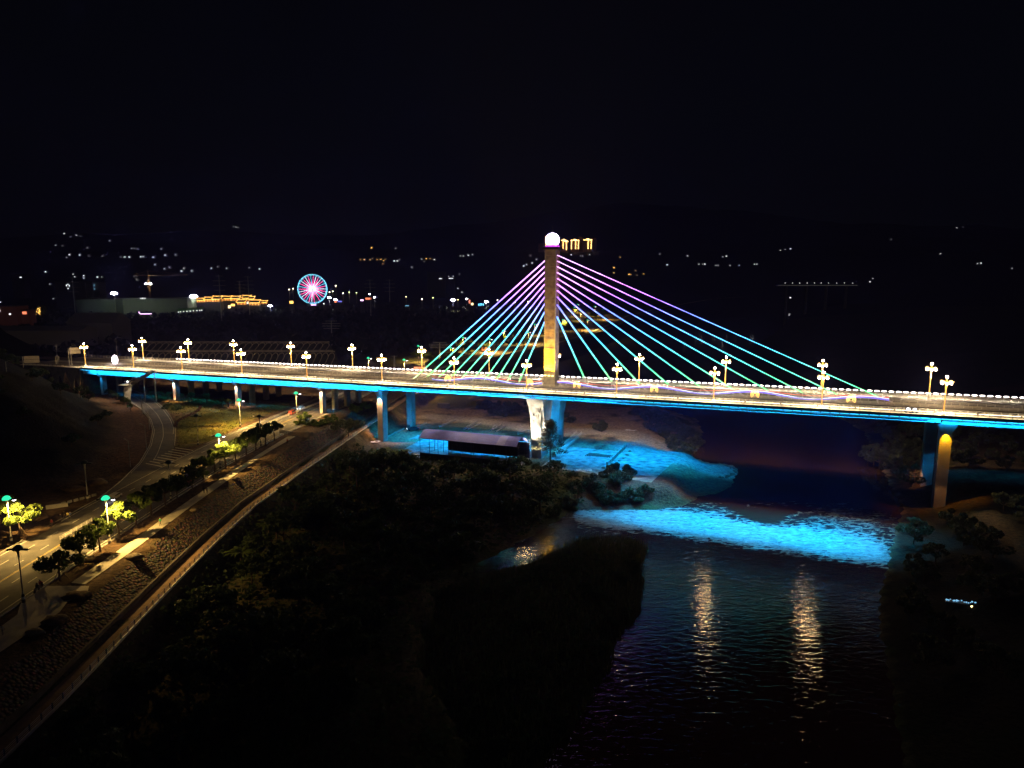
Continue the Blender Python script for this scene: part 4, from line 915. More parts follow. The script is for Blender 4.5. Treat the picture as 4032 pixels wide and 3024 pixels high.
# right bank trees
G5 = 'bushy trees on the right river bank'
RB = [Proto(make_tree('bank_tree', 'x', G5, 2.2, 3.8, 5.0, 10, 900, .34, 'leaf_s', 51+k)) for k in range(2)]
rbp = []; cnt = 0; tries = 0
RPOLY = [at(*p, 6) for p in [(3440, 1640), (3560, 1620), (4000, 1640), (4300, 1700), (4600, 3200), (3700, 3300), (3520, 2500), (3560, 2150), (3590, 1990), (3480, 1850)]]
while cnt < 105 and tries < 20000:
    tries += 1; x = rnd.uniform(80, 330); y = rnd.uniform(85, 400)
    if not inpoly(x, y, RPOLY) or hz(x, y) < .8: continue
    s, w = SW((x, y))
    if -6 < w < 40 and 375 < s < 420: continue
    if seg_dist([(x, y)], PATH_R)[0][0] < 6: continue
    if w > -4 and w < 40 and s > 420: continue
    if min([9e9]+[(x-a)**2+(y-b_)**2 for a, b_ in rbp]) < 5.5**2: continue
    rbp.append((x, y)); cnt += 1
    RB[rnd.randrange(2)].put((x, y, hz(x, y)-.3), rnd.uniform(0, 6), rnd.uniform(.7, 1.2), 'bushy dark tree among many alike on the right river bank', G5)
for px, py, h_ in [(3330+k*22, 1790+(k % 3)*14, 0) for k in range(8)]+[(3440, 1850, 0), (3470, 1870, 0), (3500, 1900, 0)]:
    x, y = at(px+90, py, 3); RB[k % 2].put((x, y, max(.5, hz(x, y))-.3), rnd.uniform(0, 6), rnd.uniform(.9, 1.3), 'bushy dark tree among many alike on the right river bank', G5)
# scrub near the sand spit and behind the yard
G6 = 'grassy scrub clumps round the yard and spit'
SG = Proto(make_tree('roadside_bush', 'x', 'green bushes beside the road pier', .3, 2.5, 2.4, 9, 1100, .22, 'leaf_lit', 66))
SC = [Proto(make_tree('scrub_bush', 'x', G6, .3, 2.5, 2.4, 9, 1100, .22, 'leaf_s', 61+k)) for k in range(2)]
sc_pts = [(2330, 1900), (2365, 1915), (2400, 1935), (2440, 1930), (2430, 1900), (2480, 1925), (2510, 1930), (2390, 1880), (2460, 1895), (2230, 1940), (2260, 1950), (2540, 1920), (2420, 1865), (2470, 1870)]
sc2 = [(1905, 1612), (1930, 1606), (1960, 1612), (1990, 1618), (2010, 1622), (2040, 1618), (2075, 1625), (2100, 1630), (1950, 1630), (1990, 1640), (2230, 1668), (2370, 1700), (2080, 1600), (2120, 1610)]
sc3 = [(2560, 1690), (2590, 1700), (2620, 1712), (2650, 1728), (2680, 1744), (2710, 1758), (2560, 1660), (2600, 1670), (2640, 1685), (2680, 1700), (2720, 1730), (2500, 1640), (2540, 1640), (2580, 1645), (2620, 1655), (2660, 1668), (2700, 1688), (2740, 1712)]
for nm, L_, lab in (('a', sc_pts, 'grey-green scrub clump among alike above the brown sand bank'), ('b', sc2, 'dark scrub clump among alike on the sand behind the cyan yard'), ('c', sc3, 'reedy scrub clump among alike on the point behind the gravel spit')):
    for k, (px, py) in enumerate(L_):
        x, y = at(px, py, 5); SC[k % 2].put((x, y, hz(x, y)-.3), rnd.uniform(0, 6), rnd.uniform(1.1, 1.8) if nm == 'a' else rnd.uniform(1.3, 2.2), lab, G6+', '+{'a': 'by the sand bank', 'b': 'behind the yard', 'c': 'on the point'}[nm])
for k, (px, py) in enumerate([(1180, 1668), (1210, 1670), (1240, 1672), (1265, 1675), (1290, 1664), (1310, 1655), (1200, 1648), (1390, 1612), (1410, 1618), (1440, 1606)]):
    x, y = at(px, py, 16.2); SG.put((x, y, 15.7), rnd.uniform(0, 6), rnd.uniform(.9, 1.3), 'green bush among alike on the verge beside the pier by the road', 'green bushes beside the road pier')
# tall spiky conifer in front of the tower pier, spreading tree at the levee end, bananas
x, y = at(2166, 1830, 5.3); x, y = -0.0+x, y
r = random.Random(5); root = empty('conifer_tree', (x, y, hz(x, y)-.2)); tag(root, 'tall open conifer with tiered branches in front of the white-lit tower pier', 'tree')
t = MB(); t.tube([(0, 0, 0), (.2, 0, 9), (0, 0, 18.6)], [.3, .2, .05], 6); cb = MB()
for k in range(46):
    z = 5+13*(k/46)**.9; q = (7.4*(1-(z-5)/14.5)+.5)*r.uniform(.55, 1.0); a = k*2.4+r.uniform(-.3, .3); e = (q*math.cos(a), q*math.sin(a), z+.4+q*.12)
    t.tube([(0, 0, z-.6), e], [.07, .02], 4, False)
    for f in (.5, .78, 1.0): leaves(cb, (e[0]*f, e[1]*f, z+.2), .95, 40, .2, r, .7)
t.build('trunk', 'bark', root); cb.build('crown', 'conifer', root)
o = make_tree('spreading_tree', 'wide layered dark tree at the end of the levee, in front of the fourth pier', None, 4.2, 6.2, 4.2, 16, 2600, .3, 'leaf_s', 71); x, y = at(1372, 1715, 12); o.location = (x, y, 11); 
def make_banana(seed):
    r = random.Random(seed); root = empty('banana_plant'); tag(root, 'x', 'plant'); m = MB()
    m2 = MB(); m2.tube([(0, 0, -.3), (0, 0, 2.2)], [.22, .14], 6); m2.build('stem', 'bark', root)
    for k in range(13):
        a = k*2.4; L = r.uniform(2.2, 3.4); up = r.uniform(.4, 1.5); n = 5
        for q in range(n):
            def pt(t, sd):
                rr = L*t; z = 2.1+up*2.0*t-1.6*up*t*t*1.1; w = .34*math.sin(math.pi*min(1, t*.9+.08)); return (rr*math.cos(a)-sd*w*math.sin(a), rr*math.sin(a)+sd*w*math.cos(a), z-abs(sd)*.1)
            t0, t1 = q/n, (q+1)/n; m.quad(pt(t0, -1), pt(t1, -1), pt(t1, 0), pt(t0, 0)); m.quad(pt(t0, 0), pt(t1, 0), pt(t1, 1), pt(t0, 1))
    m.build('leaf_crown', 'leaf', root); return root
BN = Proto(make_banana(3))
for k, (px, py) in enumerate([(1490, 1795), (1520, 1790), (1560, 1800), (1585, 1792), (1600, 1810), (1540, 1810)]):
    x, y = at(px, py, 7); BN.put((x, y, hz(x, y)), k, 1.5, 'banana plant among alike at the thicket edge left of the purple-lit shed', 'banana plants left of the shed')
for k, (px, py) in enumerate([(1060, 2110), (1090, 2120), (950, 2230)]):
    x, y = at(px, py, 8); BN.put((x, y, hz(x, y)+3.0), k, 1.4, 'pale-leaved banana plant among alike in the middle of the dark thicket', 'banana plants in the thicket')
# undergrowth and reeds: nobody could count them
mb = MB(); r = random.Random(9)
for _ in range(15000):
    x = r.uniform(-80, 30); y = r.uniform(85, 300)
    z = hz(x, y)
    if z < .3 or z > 9.5 or not (x < 25): continue
    if SW((x, y))[1] > -14: continue
    a = r.uniform(0, 6.28); s = r.uniform(.25, .7); q = np.array([math.cos(a), math.sin(a), 0]); p = np.array([x, y, z+r.uniform(0, 1.4)]); u = np.array([r.uniform(-.5, .5), r.uniform(-.5, .5), 1])*s
    mb.quad(p-q*s, p+q*s, p+q*s*.6+u, p-q*s*.6+u)
o = mb.build('undergrowth', 'leaf_d'); tag(o, 'dense dark undergrowth covering the floor of the thicket', 'undergrowth', kind='stuff')
mb = MB(); _gx, _gy = np.meshgrid(np.arange(-55, 45, .5), np.arange(70, 220, .5)); BARM = inside(np.stack([_gx.ravel(), _gy.ravel()], 1), BAR).reshape(_gx.shape)
for _ in range(30000):
    x = r.uniform(-50, 40); y = r.uniform(75, 215)
    if not (-.2 < hz(x, y) < 3.2) or not BARM[int((y-70)*2), int((x+55)*2)]: continue
    z = hz(x, y); h_ = r.uniform(1.0, 2.6); a = r.uniform(0, 6.28); w = .11; l = r.uniform(-.5, .5)
    mb.quad((x-w*math.cos(a), y-w*math.sin(a), z-.2), (x+w*math.cos(a), y+w*math.sin(a), z-.2), (x+w*.3*math.cos(a)+l, y+w*.3*math.sin(a), z+h_), (x-w*.3*math.cos(a)+l, y-w*.3*math.sin(a), z+h_))
o = mb.build('reeds', 'reed'); tag(o, 'dark reeds covering the bar in the foreground of the river', 'reeds', kind='stuff')
mb = MB()                                                # grass on the triangle and verges
gp = GRASS; 
for _ in range(9000):
    x = r.uniform(-230, -95); y = r.uniform(250, 405)
    if not inpoly(x, y, gp): continue
    a = r.uniform(0, 6.28); w = r.uniform(.12, .3); h_ = r.uniform(.15, .5)
    mb.quad((x-w*math.cos(a), y-w*math.sin(a), 15.85), (x+w*math.cos(a), y+w*math.sin(a), 15.85), (x+w*.6*math.cos(a)+.1, y+w*.6*math.sin(a), 15.9+h_), (x-w*.6*math.cos(a), y-w*.6*math.sin(a), 15.9+h_))
M['grass'] = leafmat('dry verge grass', (.11, .12, .03), (.22, .19, .06))
o = mb.build('verge_grass', 'grass'); tag(o, 'yellow-green rough grass on the triangle between slip road and main road', 'grass', kind='stuff')
# low hedge blocks on the triangle
hb = MB(); 
for px, py in [(655, 1598), (650, 1608), (665, 1592), (700, 1600), (715, 1606), (690, 1612)]:
    x, y = at(px, py, 16.3); leaves(hb, (x+178, y-340, .5), 1.6, 240, .18, r, .45)
o = hb.build('hedge_planting', 'leaf_d'); o.location = (-178, 340, 16); tag(o, 'cluster of clipped dark green hedge blocks on the grass triangle', 'hedge')
hb = MB()
for k in range(26):
    t = k/25; px = 690+95*t-14*math.sin(t*6); py = 1680-80*t; x, y = at(px, py, 16.2); leaves(hb, (x+160, y-320, .35), .75, 60, .17, r, .6)
M['plum'] = leafmat('plum shrub leaves', (.10, .05, .055), (.17, .08, .08))
o = hb.build('shrub_border', 'plum'); o.location = (-160, 320, 16); tag(o, 'winding border of purplish low shrubs across the grass triangle', 'shrub border')
# soil heaps and boulders on the levee top
rockm = mat('pale boulder', (.24, .19, .13), .9, nscale=1.2, namt=.4, bump=.8)
def blob(name, x, y, z, r0, seed, m, lab, cat, sz=.6, group=None):
    rr = random.Random(seed); mb = MB(); mb.ball((0, 0, 0), r0, 12, 8, sx=rr.uniform(.9, 1.5), sy=rr.uniform(.8, 1.1), sz=sz)
    mb.v = [(a*(1+.25*math.sin(3*b+seed)+rr.uniform(-.08, .08)), b*(1+.2*math.sin(2.3*a+seed)), c*(1+rr.uniform(-.12, .12))) for a, b, c in mb.v]
    o = mb.build(name, m, None, True); o.location = (x, y, z); return tag(o, lab, cat, group)
for k, (px, py, r0, lab) in enumerate([(527, 2192, 1.4, 'large rounded boulder between promenade and stone slope'), (930, 1885, 1.2, 'dark boulder beside the promenade half way up'), (140, 2488, 1.1, 'lit tan boulder on the soil below the plaza'), (762, 2006, .8, 'small yellowish boulder at the top of the stone slope')]):
    x, y = at(px, py, 16.2); blob('boulder', x, y, 16.1, r0, k, rockm, lab, 'boulder')
for k, (px, py, r0, lab) in enumerate([(372, 2200, 2.0, 'dark soil heap beside the promenade near the upright tree'), (300, 2345, 2.2, 'dark soil heap at the edge of the plaza'), (215, 2440, 2.0, 'dark soil heap right of the lit tan boulder'), (150, 2035, 2.4, 'soil heap behind the bright trees at left'), (380, 1900, 3.0, 'reddish earth mound left of the junction'), (290, 1925, 2.6, 'low earth mound behind the pale unlit lamp')]):
    x, y = at(px, py, 16.1); blob('soil_heap', x, y, 15.9, r0, k+10, 'soil', lab, 'soil heap', .4)
# ------------------------------------------------------------------ the yard under the bridge
GZ = 5.3
def yard_empty(name, s, w, z=GZ, rz=0): x, y = W(s, w); return empty(name, (x, y, z), BA+rz)
# concrete slabs
sl = MB(); 
def wq(mb, pts, z): i = len(mb.v); mb.v += [(*W(a, b), z) for a, b in pts]; mb.f.append(tuple(range(i, i+len(pts))))
wq(sl, [(186, -14), (246, -14), (246, 27), (188, 29)], GZ+.07); wq(sl, [(258, -8), (302, -14), (306, 26), (258, 26)], GZ+.07)
struct(sl.build('yard_slab', mat('stained yard concrete', (.30, .31, .30), .9, nscale=.35, namt=.62, bump=.3, bscale=2)), 'stained concrete slab under the bridge, lit cyan')
def wall(s0, w0, s1, w1, h, lab, th=.35, m='concrete', name='low_wall', z=GZ):
    a, b = W(s0, w0), W(s1, w1); L = math.dist(a, b); ang = math.atan2(b[1]-a[1], b[0]-a[0]); r_ = MB(); n = max(1, int(L/4))
    r_.box(0, L, -th/2, th/2, 0, h)
    for k in range(n+1): r_.box(k*L/n-.2, k*L/n+.2, -th/2-.06, th/2+.06, -.02, h+.12)
    o = r_.build(name, m); o.location = (*a, z); o.rotation_euler = (0, 0, ang); return tag(o, lab, 'wall')
def swp(px, py, z=GZ): return SW(at(px, py, z))
for k, (p, q, h, lab) in enumerate([((1729, 1683), (1796, 1657), .9, 'first low concrete wall from the left across the cyan yard'), ((1828, 1692), (1879, 1665), .9, 'second low concrete wall from the left across the cyan yard'), ((1843, 1692), (1893, 1671), .6, 'thin low wall just right of the second yard wall'), ((1931, 1699), (1975, 1678), .9, 'third long low concrete wall across the cyan yard'), ((1952, 1702), (1991, 1682), .6, 'thin low wall just right of the third yard wall'), ((1937, 1688), (1951, 1677), .7, 'short stub wall left of the third yard wall'), ((2040, 1712), (2079, 1700), .8, 'low wall behind the right end of the purple-lit roof')]):
    wall(*swp(*p), *swp(*q), h, lab)
wall(*swp(2390, 1836), *swp(2466, 1760), 1.6, 'tall retaining edge wall closing the yard on the river side', .5)
wall(*swp(1500, 1733), *swp(1590, 1690), .5, 'low rubble kerb between the fourth pier and the parked pickup')
wall(*swp(1612, 1682), *swp(1680, 1670), .5, 'bright long beam lying behind the parked pickup', .3, 'white_rail', 'concrete_beam')
# stacked timber and rubble
tb = MB(); r = random.Random(4)
for k in range(12): tb.obox((k*.9-5, r.uniform(-.3, .3)), 1.45+r.uniform(-.06, .06), 4.2, .35, 0, .3)
for k in range(6): tb.obox((0, k*.6-1.8), r.uniform(-.1, .1), 9.5, .25, .3, .5)
s, w = swp(2360, 1795); o = tb.build('timber_stack', 'timber'); o.location = (*W(s, w), GZ+.1); o.rotation_euler = (0, 0, BA); tag(o, 'rows of beams laid flat on the cyan slab near the river wall', 'timber')
tb = MB()
for k in range(16): 
    a = r.uniform(0, 3.1); tb.tube([(r.uniform(-2.5, 0), r.uniform(-1.5, 1.5), r.uniform(.1, 1)), (r.uniform(0, 3.5), r.uniform(-1.5, 1.5), r.uniform(.3, 2.0))], .12, 4)
s, w = swp(2362, 1770); o = tb.build('scrap_heap', 'timber'); o.location = (*W(s, w), GZ+.1); tag(o, 'tangled heap of poles and scrap on the cyan slab', 'scrap heap')
# steel walkway frames by the tower pier
def walkway(p, q, wd, h, lab):
    a, b = at(*p, GZ), at(*q, GZ); L = math.dist(a, b); rt = empty('steel_walkway', (*a, GZ), math.atan2(b[1]-a[1], b[0]-a[0])); tag(rt, lab, 'walkway')
    m = MB(); m.box(0, L, -wd/2, wd/2, h*.4, h*.4+.12); m.build('floor_panel', 'concrete', rt)
    m = MB(); n = int(L/2)
    for sd in (-wd/2, wd/2):
        for z in (h*.4, h*.7, h): m.tube([(0, sd, z), (L, sd, z)], .05, 4)
        for k in range(n+1): m.tube([(k*L/n, sd, 0), (k*L/n, sd, h)], .05, 4)
        for k in range(n): m.tube([(k*L/n, sd, h*.4), ((k+1)*L/n, sd, h)], .035, 4)
    m.build('frame', 'white_rail', rt)
walkway((2195, 1805), (2225, 1765), 2.6, 1.7, 'near end of the pale steel walkway frame by the conifer'); walkway((2222, 1770), (2280, 1712), 2.6, 1.9, 'long pale steel walkway frame right of the tower pier')
o = MB().box(-3.2, 3.2, -1.3, 1.3, 0, 2.5)
for k in range(13): o.box(-3.0+k*.5, -2.85+k*.5, -1.36, 1.36, .2, 2.3)
o = o.build('storage_container', mat('grey container paint', (.16, .16, .15), .6, nscale=1, namt=.2)); o.location = (*at(1747, 1605, 5), hz(*at(1747, 1605, 5))); o.rotation_euler = (0, 0, -.15); tag(o, 'grey ribbed storage container alone on the sand behind the bridge', 'container')
# rocks at the tip of the spit
rk = []
for k in range(26):
    t = rnd.random(); px = 2840+60*math.sin(t*3.1); py = 1825+60*t; x, y = at(px+rnd.uniform(-14, 4), py, .5); blob('boulder', x, y, max(.15, hz(x, y)), rnd.uniform(.35, .8), 50+k, rockm, 'pale rock among alike round the tip of the cyan gravel spit', 'boulder', .7, 'rocks round the tip of the gravel spit')
for k in range(9):
    px, py = [(2480, 1790), (2470, 1805), (2455, 1818), (2440, 1828), (2425, 1842), (2400, 1850), (2375, 1856), (2570, 1700), (2585, 1745)][k]; x, y = at(px, py, 4); blob('boulder', x, y, hz(x, y)+.1, rnd.uniform(.5, .9), 80+k, rockm, 'dark block among alike outside the river-side yard wall', 'boulder', .7, 'blocks outside the yard wall')

# ------------------------------------------------------------------ shed with purple light in its roof colour
a0 = at(1655, 1806, GZ); a1 = at(2042, 1846, GZ); s0, w0 = SW(a0); s1_, w1_ = SW(a1); L = math.dist(a0, a1); ang = math.atan2(a1[1]-a0[1], a1[0]-a0[0])
sh = empty('open_shed', (*a0, GZ), ang); tag(sh, 'long open shed with arched purple-lit roof and dark screen walls in front of the bridge', 'shed')
EH, DP, RS = 8.7, 13.5, 3.4; n = 10
def arc(t): return (DP*t-.2, EH+RS*math.sin(math.pi*(.10+.90*t)) - RS*math.sin(math.pi*.10))
cuts = [0, .43, .62, .78, .86, .98]
for k in range(len(cuts)-1):
    m = MB(); x0, x1 = L*cuts[k]-(.5 if k == 0 else 0), L*cuts[k+1]
    for q in range(n):
        y0, z0 = arc(q/n); y1, z1 = arc((q+1)/n); m.quad((x0, y0, z0), (x1, y0, z0), (x1, y1, z1), (x0, y1, z1))
        m.quad((x0, y0, z0-.08), (x0, y1, z1-.08), (x1, y1, z1-.08), (x1, y0, z0-.08))
    m.build('roof_sheet', ['purple_lit_roof', 'purple_lit_roof', 'purple_lit_roof', 'purple_lit_roof_pale', 'purple_lit_roof'][k], sh, True)
for x in [0, .10, .19, .30, .42, .53, .64, .76, .88, 1.0]:
    X = x*L
    for y in (0, DP-.6):
        m = MB(); m.tube([(X, y, 0), (X, y, EH)], .11, 5); m.build('post', 'dark_rail', sh)
m = MB()
for k in range(12):
    X = k*L/11
    pts = [(X, *arc(q/n)) for q in range(n+1)]; m.tube([(a, b, c-.12) for a, b, c in pts], .06, 4)
for y in (0, DP-.6): m.tube([(0, y, EH-.1), (L, y, EH-.1)], .09, 4)
m.build('roof_frame', 'dark_rail', sh)
m = MB(); m.box(0, L, -.06, .0, 0, 2.6); m.build('front_screen', 'screen', sh)
m = MB(); m.box(L*.15, L, DP-.5, DP-.42, 1.0, EH-1.4); m.build('back_screen', 'screen', sh)
m = MB()
for k in range(18): m.tube([(L*.15+k*L*.85/17, DP-.62, 1), (L*.15+k*L*.85/17, DP-.62, EH-1.4)], .04, 4)
for z in (2.2, 3.6, 5): m.tube([(L*.15, DP-.62, z), (L, DP-.62, z)], .035, 4)
m.build('screen_frame', 'dark_rail', sh)
m = MB(); m.box(0, L, .1, DP, .1, .18); m.build('floor', 'walk', sh)
# pale tarpaulins on the ground
for k, (px, py, lab) in enumerate([(1470, 1748, 'crumpled pale sheet on the ground left of the shed'), (1545, 1795, 'white sheet on the ground behind the banana plants'), (2300, 1855, 'white torn sheet on the earth below the cyan yard'), (2483, 1700, 'pale driftwood and sheet on the track right of the yard')]):
    x, y = at(px, py, GZ); m = MB(); rr = random.Random(k)
    gx = 7; V = [[(i*1.0-3, j*.8-1.6, .12+rr.uniform(0, .35)) for i in range(gx)] for j in range(5)]
    for j in range(4):
        for i in range(gx-1):
            if rr.random() < .85: m.quad(V[j][i], V[j][i+1], V[j+1][i+1], V[j+1][i])
    o = m.build('tarpaulin', 'white_rail'); o.location = (x, y, hz(x, y)+.1); tag(o, lab, 'tarpaulin')

# ------------------------------------------------------------------ barrier, stairs, pipe, signs near the road
run_fence('site_barrier', [at(1103, 1708, 16), at(1165, 1722, 16), at(1232, 1720, 16)], 16, 'dark site hoarding closing the promenade end beside the bushes', 'dark_rail', 1.9, 1.5)
m = MB(); a_, b_ = at(165, 2085-0, 16), at(285, 2010, 16)
# little stone wall and blocks behind the kerb at left
o = MB().box(-2.6, 2.6, -.3, .3, 0, 1.1).box(-2.2, -1.0, -.36, .36, .25, .8).box(-.6, .6, -.36, .36, .25, .8).box(1.0, 2.2, -.36, .36, .25, .8).build('stone_wall', 'concrete'); o.location = (*at(225, 1998, 16), 15.9); o.rotation_euler = (0, 0, .5); tag(o, 'broken pale stone wall on the bare earth behind the kerb', 'wall')
o = MB()
for k in range(6): o.obox((k*1.7, k*.05), .2*math.sin(k), 1.2, .35, 0, .7)
o = o.build('wall_remnant', 'concrete'); o.location = (*at(250, 1985, 16), 15.9); o.rotation_euler = (0, 0, 1.0); tag(o, 'row of pale block remnants right of the broken stone wall', 'wall')
# pedestrian stairs at the left end of the bridge
sx, sw_ = s_px(600, 1490, -1.5), -1.6
stt = empty('pedestrian_stairs', (*W(sx, -1.6), 0), BA); tag(stt, 'covered zigzag steel stair coming down from the near walkway by the second golden lamp', 'stairs')
m = MB(); zt_ = dz(sx)
m.hexa([(0, -.9, zt_-.2), (3, -.9, zt_-.2), (3, .3, zt_-.2), (0, .3, zt_-.2), (0, -.9, zt_+1), (3, -.9, zt_+1), (3, .3, zt_+1), (0, .3, zt_+1)]); m.build('landing', 'concrete', stt)
m = MB(); m.hexa([(-13, -3.2, zt_-6.4), (-11, -.9, zt_-6.4), (1.5, .0, zt_-.4), (0, -2.2, zt_-.4), (-13, -3.2, zt_-6.0), (-11, -.9, zt_-6.0), (1.5, .0, zt_+.2), (0, -2.2, zt_+.2)]); m.build('flight', 'concrete', stt)
m = MB(); m.hexa([(-13, -6, zt_-6.9), (-7, -11, zt_-13), (-5, -9.5, zt_-13), (-10, -3.4, zt_-6.9), (-13, -6, zt_-6.4), (-7, -11, zt_-12.4), (-5, -9.5, zt_-12.4), (-10, -3.4, zt_-6.4)]); m.build('flight', 'concrete', stt)
m = MB(); m.hexa([(-16, -7, zt_-6.8), (-10, -7, zt_-6.8), (-10, -1, zt_-6.8), (-16, -1, zt_-6.8), (-16, -7, zt_-6.4), (-10, -7, zt_-6.4), (-10, -1, zt_-6.4), (-16, -1, zt_-6.4)]); m.build('landing', 'concrete', stt)
m = MB(); m.tube([(-13, -4, 16), (-13, -4, zt_-6.8)], .3, 6); m.tube([(-4, -1.6, 16), (-4, -1.6, zt_-2.4)], .3, 6); m.build('column', 'concrete', stt)
m = MB(); m.tube([(2, -.4, 15.5), (2, -.4, zt_-.2)], .35, 8); m.build('column', 'polewhite', stt)
m = MB(); m.ball((-13.5, -3, zt_-5.2), .35, 8, 5); m.build('lamp', 'head', stt); plight(*W(sx-13.5, -4.8), zt_-5, 160, (1, .75, .4))
m = MB()
for a, b in (((-13, -3.3, zt_-5.2), (0, -2.3, zt_+1.0)), ((-11, -1, zt_-5.2), (1.5, -.1, zt_+1.0))): m.tube([a, b], .06, 4)
m.build('handrail', 'white_rail', stt)
# oval white light and road signs at the left bridge end
m = MB(); m.lathe((0, 0, 0), [(.9, 0), (1.35, .8), (1.5, 2.0), (1.2, 3.3), (.6, 4.2), (.2, 4.5)], 12); o = m.build('light_sculpture', 'lampwhite', None, True)
s = s_px(453, 1426, 17.5); o.location = (*W(s, 17.5), dz(s)+.3); tag(o, 'egg-shaped glowing white lantern sculpture on the median at the left bridge end', 'light sculpture')
def sign(name, px, py, z, w, h, ph, rz, lab, writing=None):
    x, y = at(px, py, z); r_ = empty(name, (x, y, z), rz); tag(r_, lab, 'sign')
    m = MB(); m.tube([(-w/2-.6, 0, 0), (-w/2-.6, 0, ph+h)], .14, 6); m.tube([(-w/2-.6, 0, ph+h*.25), (0, 0, ph+h*.25)], .07, 4); m.tube([(-w/2-.6, 0, ph+h*.75), (0, 0, ph+h*.75)], .07, 4); m.build('post', 'polewhite', r_)
    m = MB(); m.box(-w/2, w/2, -.08, .08, ph, ph+h); m.build('panel', mat('pale sign back', (.62, .58, .46), .6), r_)
    m = MB(); m.box(-w/2, w/2, -.14, -.09, ph+h*.48, ph+h*.52); m.build('rail', 'dark_rail', r_)
sign('road_sign', 301, 1440, 30, 5.2, 3.2, 6.6, .35, 'pale two-board road sign on a post left of the first golden lamp'); sign('road_sign', 128, 1446, 30, 7, 3.6, 2.4, .35, 'larger pale back of a gantry sign at far left above the dark hill')
sign('road_sign', 231, 1434, 30, 1.2, 2.0, 2.4, .2, 'tiny pale sign at the foot of the thin lamp post')
for (px, py) in ((120, 1405), (300, 1395)):
    x, y = at(px, py, 34); plight(x, y-3, 42, 220, (1, .8, .5))

# ------------------------------------------------------------------ vehicles
def make_car(kind, body, lab):
    van = kind == 'van'; L, Wd, H = (4.6, 1.8, 1.5) if not van else (4.7, 1.8, 1.9)
    r_ = empty('parked_car' if kind == 'pickup' else ('van' if van else 'car')); tag(r_, lab, kind)
    pr = [(-L/2, .35), (-L/2, .85), (-L/2+.15, .95), (-L/2+.55 if van else -L/2+.9, 1.0), (-L/2+.8 if van else -L/2+1.35, H), (L/2-(.3 if van else 1.1), H), (L/2-(.1 if van else .45), 1.0), (L/2, .9), (L/2, .35)]
    m = MB(); m.prism(pr, -Wd/2, Wd/2, lambda t, a, b: (a*(1 if True else 1), t*(1-.12*max(0, b-.95)), b)); m.build('body', mat(lab[:20]+' paint', body, .3, .3, nscale=1, namt=.05), r_)
    m = MB(); m.prism([(-L/2+(.66 if van else 1.02), 1.03), (-L/2+(.86 if van else 1.4), H-.08), (L/2-(.36 if van else 1.15), H-.08), (L/2-(.2 if van else .6), 1.03)], -Wd/2-.012, Wd/2+.012, lambda t, a, b: (a, t*(1-.12*max(0, b-.95)), b)); m.build('window', 'glassdark', r_)
    for x in (-L/2+.85, L/2-.85):
        for y in (-Wd/2+.08, Wd/2-.08):
            m = MB(); m.tube([(x, y-.11, .33), (x, y+.11, .33)], .33, 10); m.build('wheel', 'rubber', r_)
    for y in (-.62, .62):
        m = MB(); m.box(-L/2-.03, -L/2+.05, y-.18, y+.18, .62, .8); m.build('headlight', 'head', r_)
        m = MB(); m.box(L/2-.05, L/2+.04, y-.18, y+.18, .68, .88); m.build('tail_light', 'tail', r_)
    return r_
c = make_car('car', (.55, .55, .56), 'silver hatchback with lit headlamps driving down behind the second lit lamp'); x, y = at(452, 1962, 16.1); c.location = (x, y, 16.03); c.rotation_euler = (0, 0, math.pi/2-.02+math.pi*0)
plight(x+.3, y-3.5, 16.9, 60, (.9, .9, 1), .1)
c = make_car('van', (.4, .06, .04), 'dark red van with lit lamps under the last lit lamp before the bridge'); x, y = at(1150, 1630, 16.1); c.location = (x, y, 16.03); c.rotation_euler = (0, 0, -math.pi/2-.12)
c = make_car('car', (.62, .64, .68), 'white car running beside the median fence under the bridge'); x, y = at(1185, 1611, 16.1); c.location = (x, y, 16.03); c.rotation_euler = (0, 0, math.pi/2-.15)
c = make_car('car', (.3, .3, .32), 'grey car with red tail light half hidden behind the dark street tree'); x, y = at(745, 1880, 16.1); c.location = (x, y, 16.03); c.rotation_euler = (0, 0, -math.pi/2)
c = make_car('pickup', (.05, .05, .06), 'small black pickup truck parked on the cyan yard'); x, y = at(1626, 1695, GZ); c.location = (x, y, GZ+.08); c.rotation_euler = (0, 0, .3); c.scale = (1.25,)*3
m = MB(); m.box(-2.3, -1.2, -.9, .9, .9, 2.2); m.build('cargo_box', 'dark_rail', c)
for k in (0, 1):                                         # two dark service carts on the near walkway
    s = s_px(3575+k*26, 1630, 0); r_ = empty('service_cart', (*W(s, .6), dz(s)+.16), BA); tag(r_, f'{["left", "right"][k]} of the two dark service carts with white work lights on the near walkway', 'cart')
    m = MB(); m.box(-.9, .9, -.6, .6, .4, .7); m.build('chassis', 'dark_rail', r_)
    m = MB(); m.box(-.95, .95, -.65, .65, 2.1, 2.25); m.build('roof', 'timber', r_)
    m = MB()
    for a in (-.85, .85):
        for b in (-.55, .55): m.tube([(a, b, .6), (a, b, 2.1)], .06, 4)
    m.build('frame', 'dark_rail', r_)
    m = MB(); m.ball((0, -.5, 1.3), .38, 8, 5, sx=1.3); m.build('work_light', 'head', r_)
    for a in (-.6, .6): m = MB(); m.tube([(a, -.6, .3), (a, .6, .3)], .3, 8); m.build('wheel', 'rubber', r_)
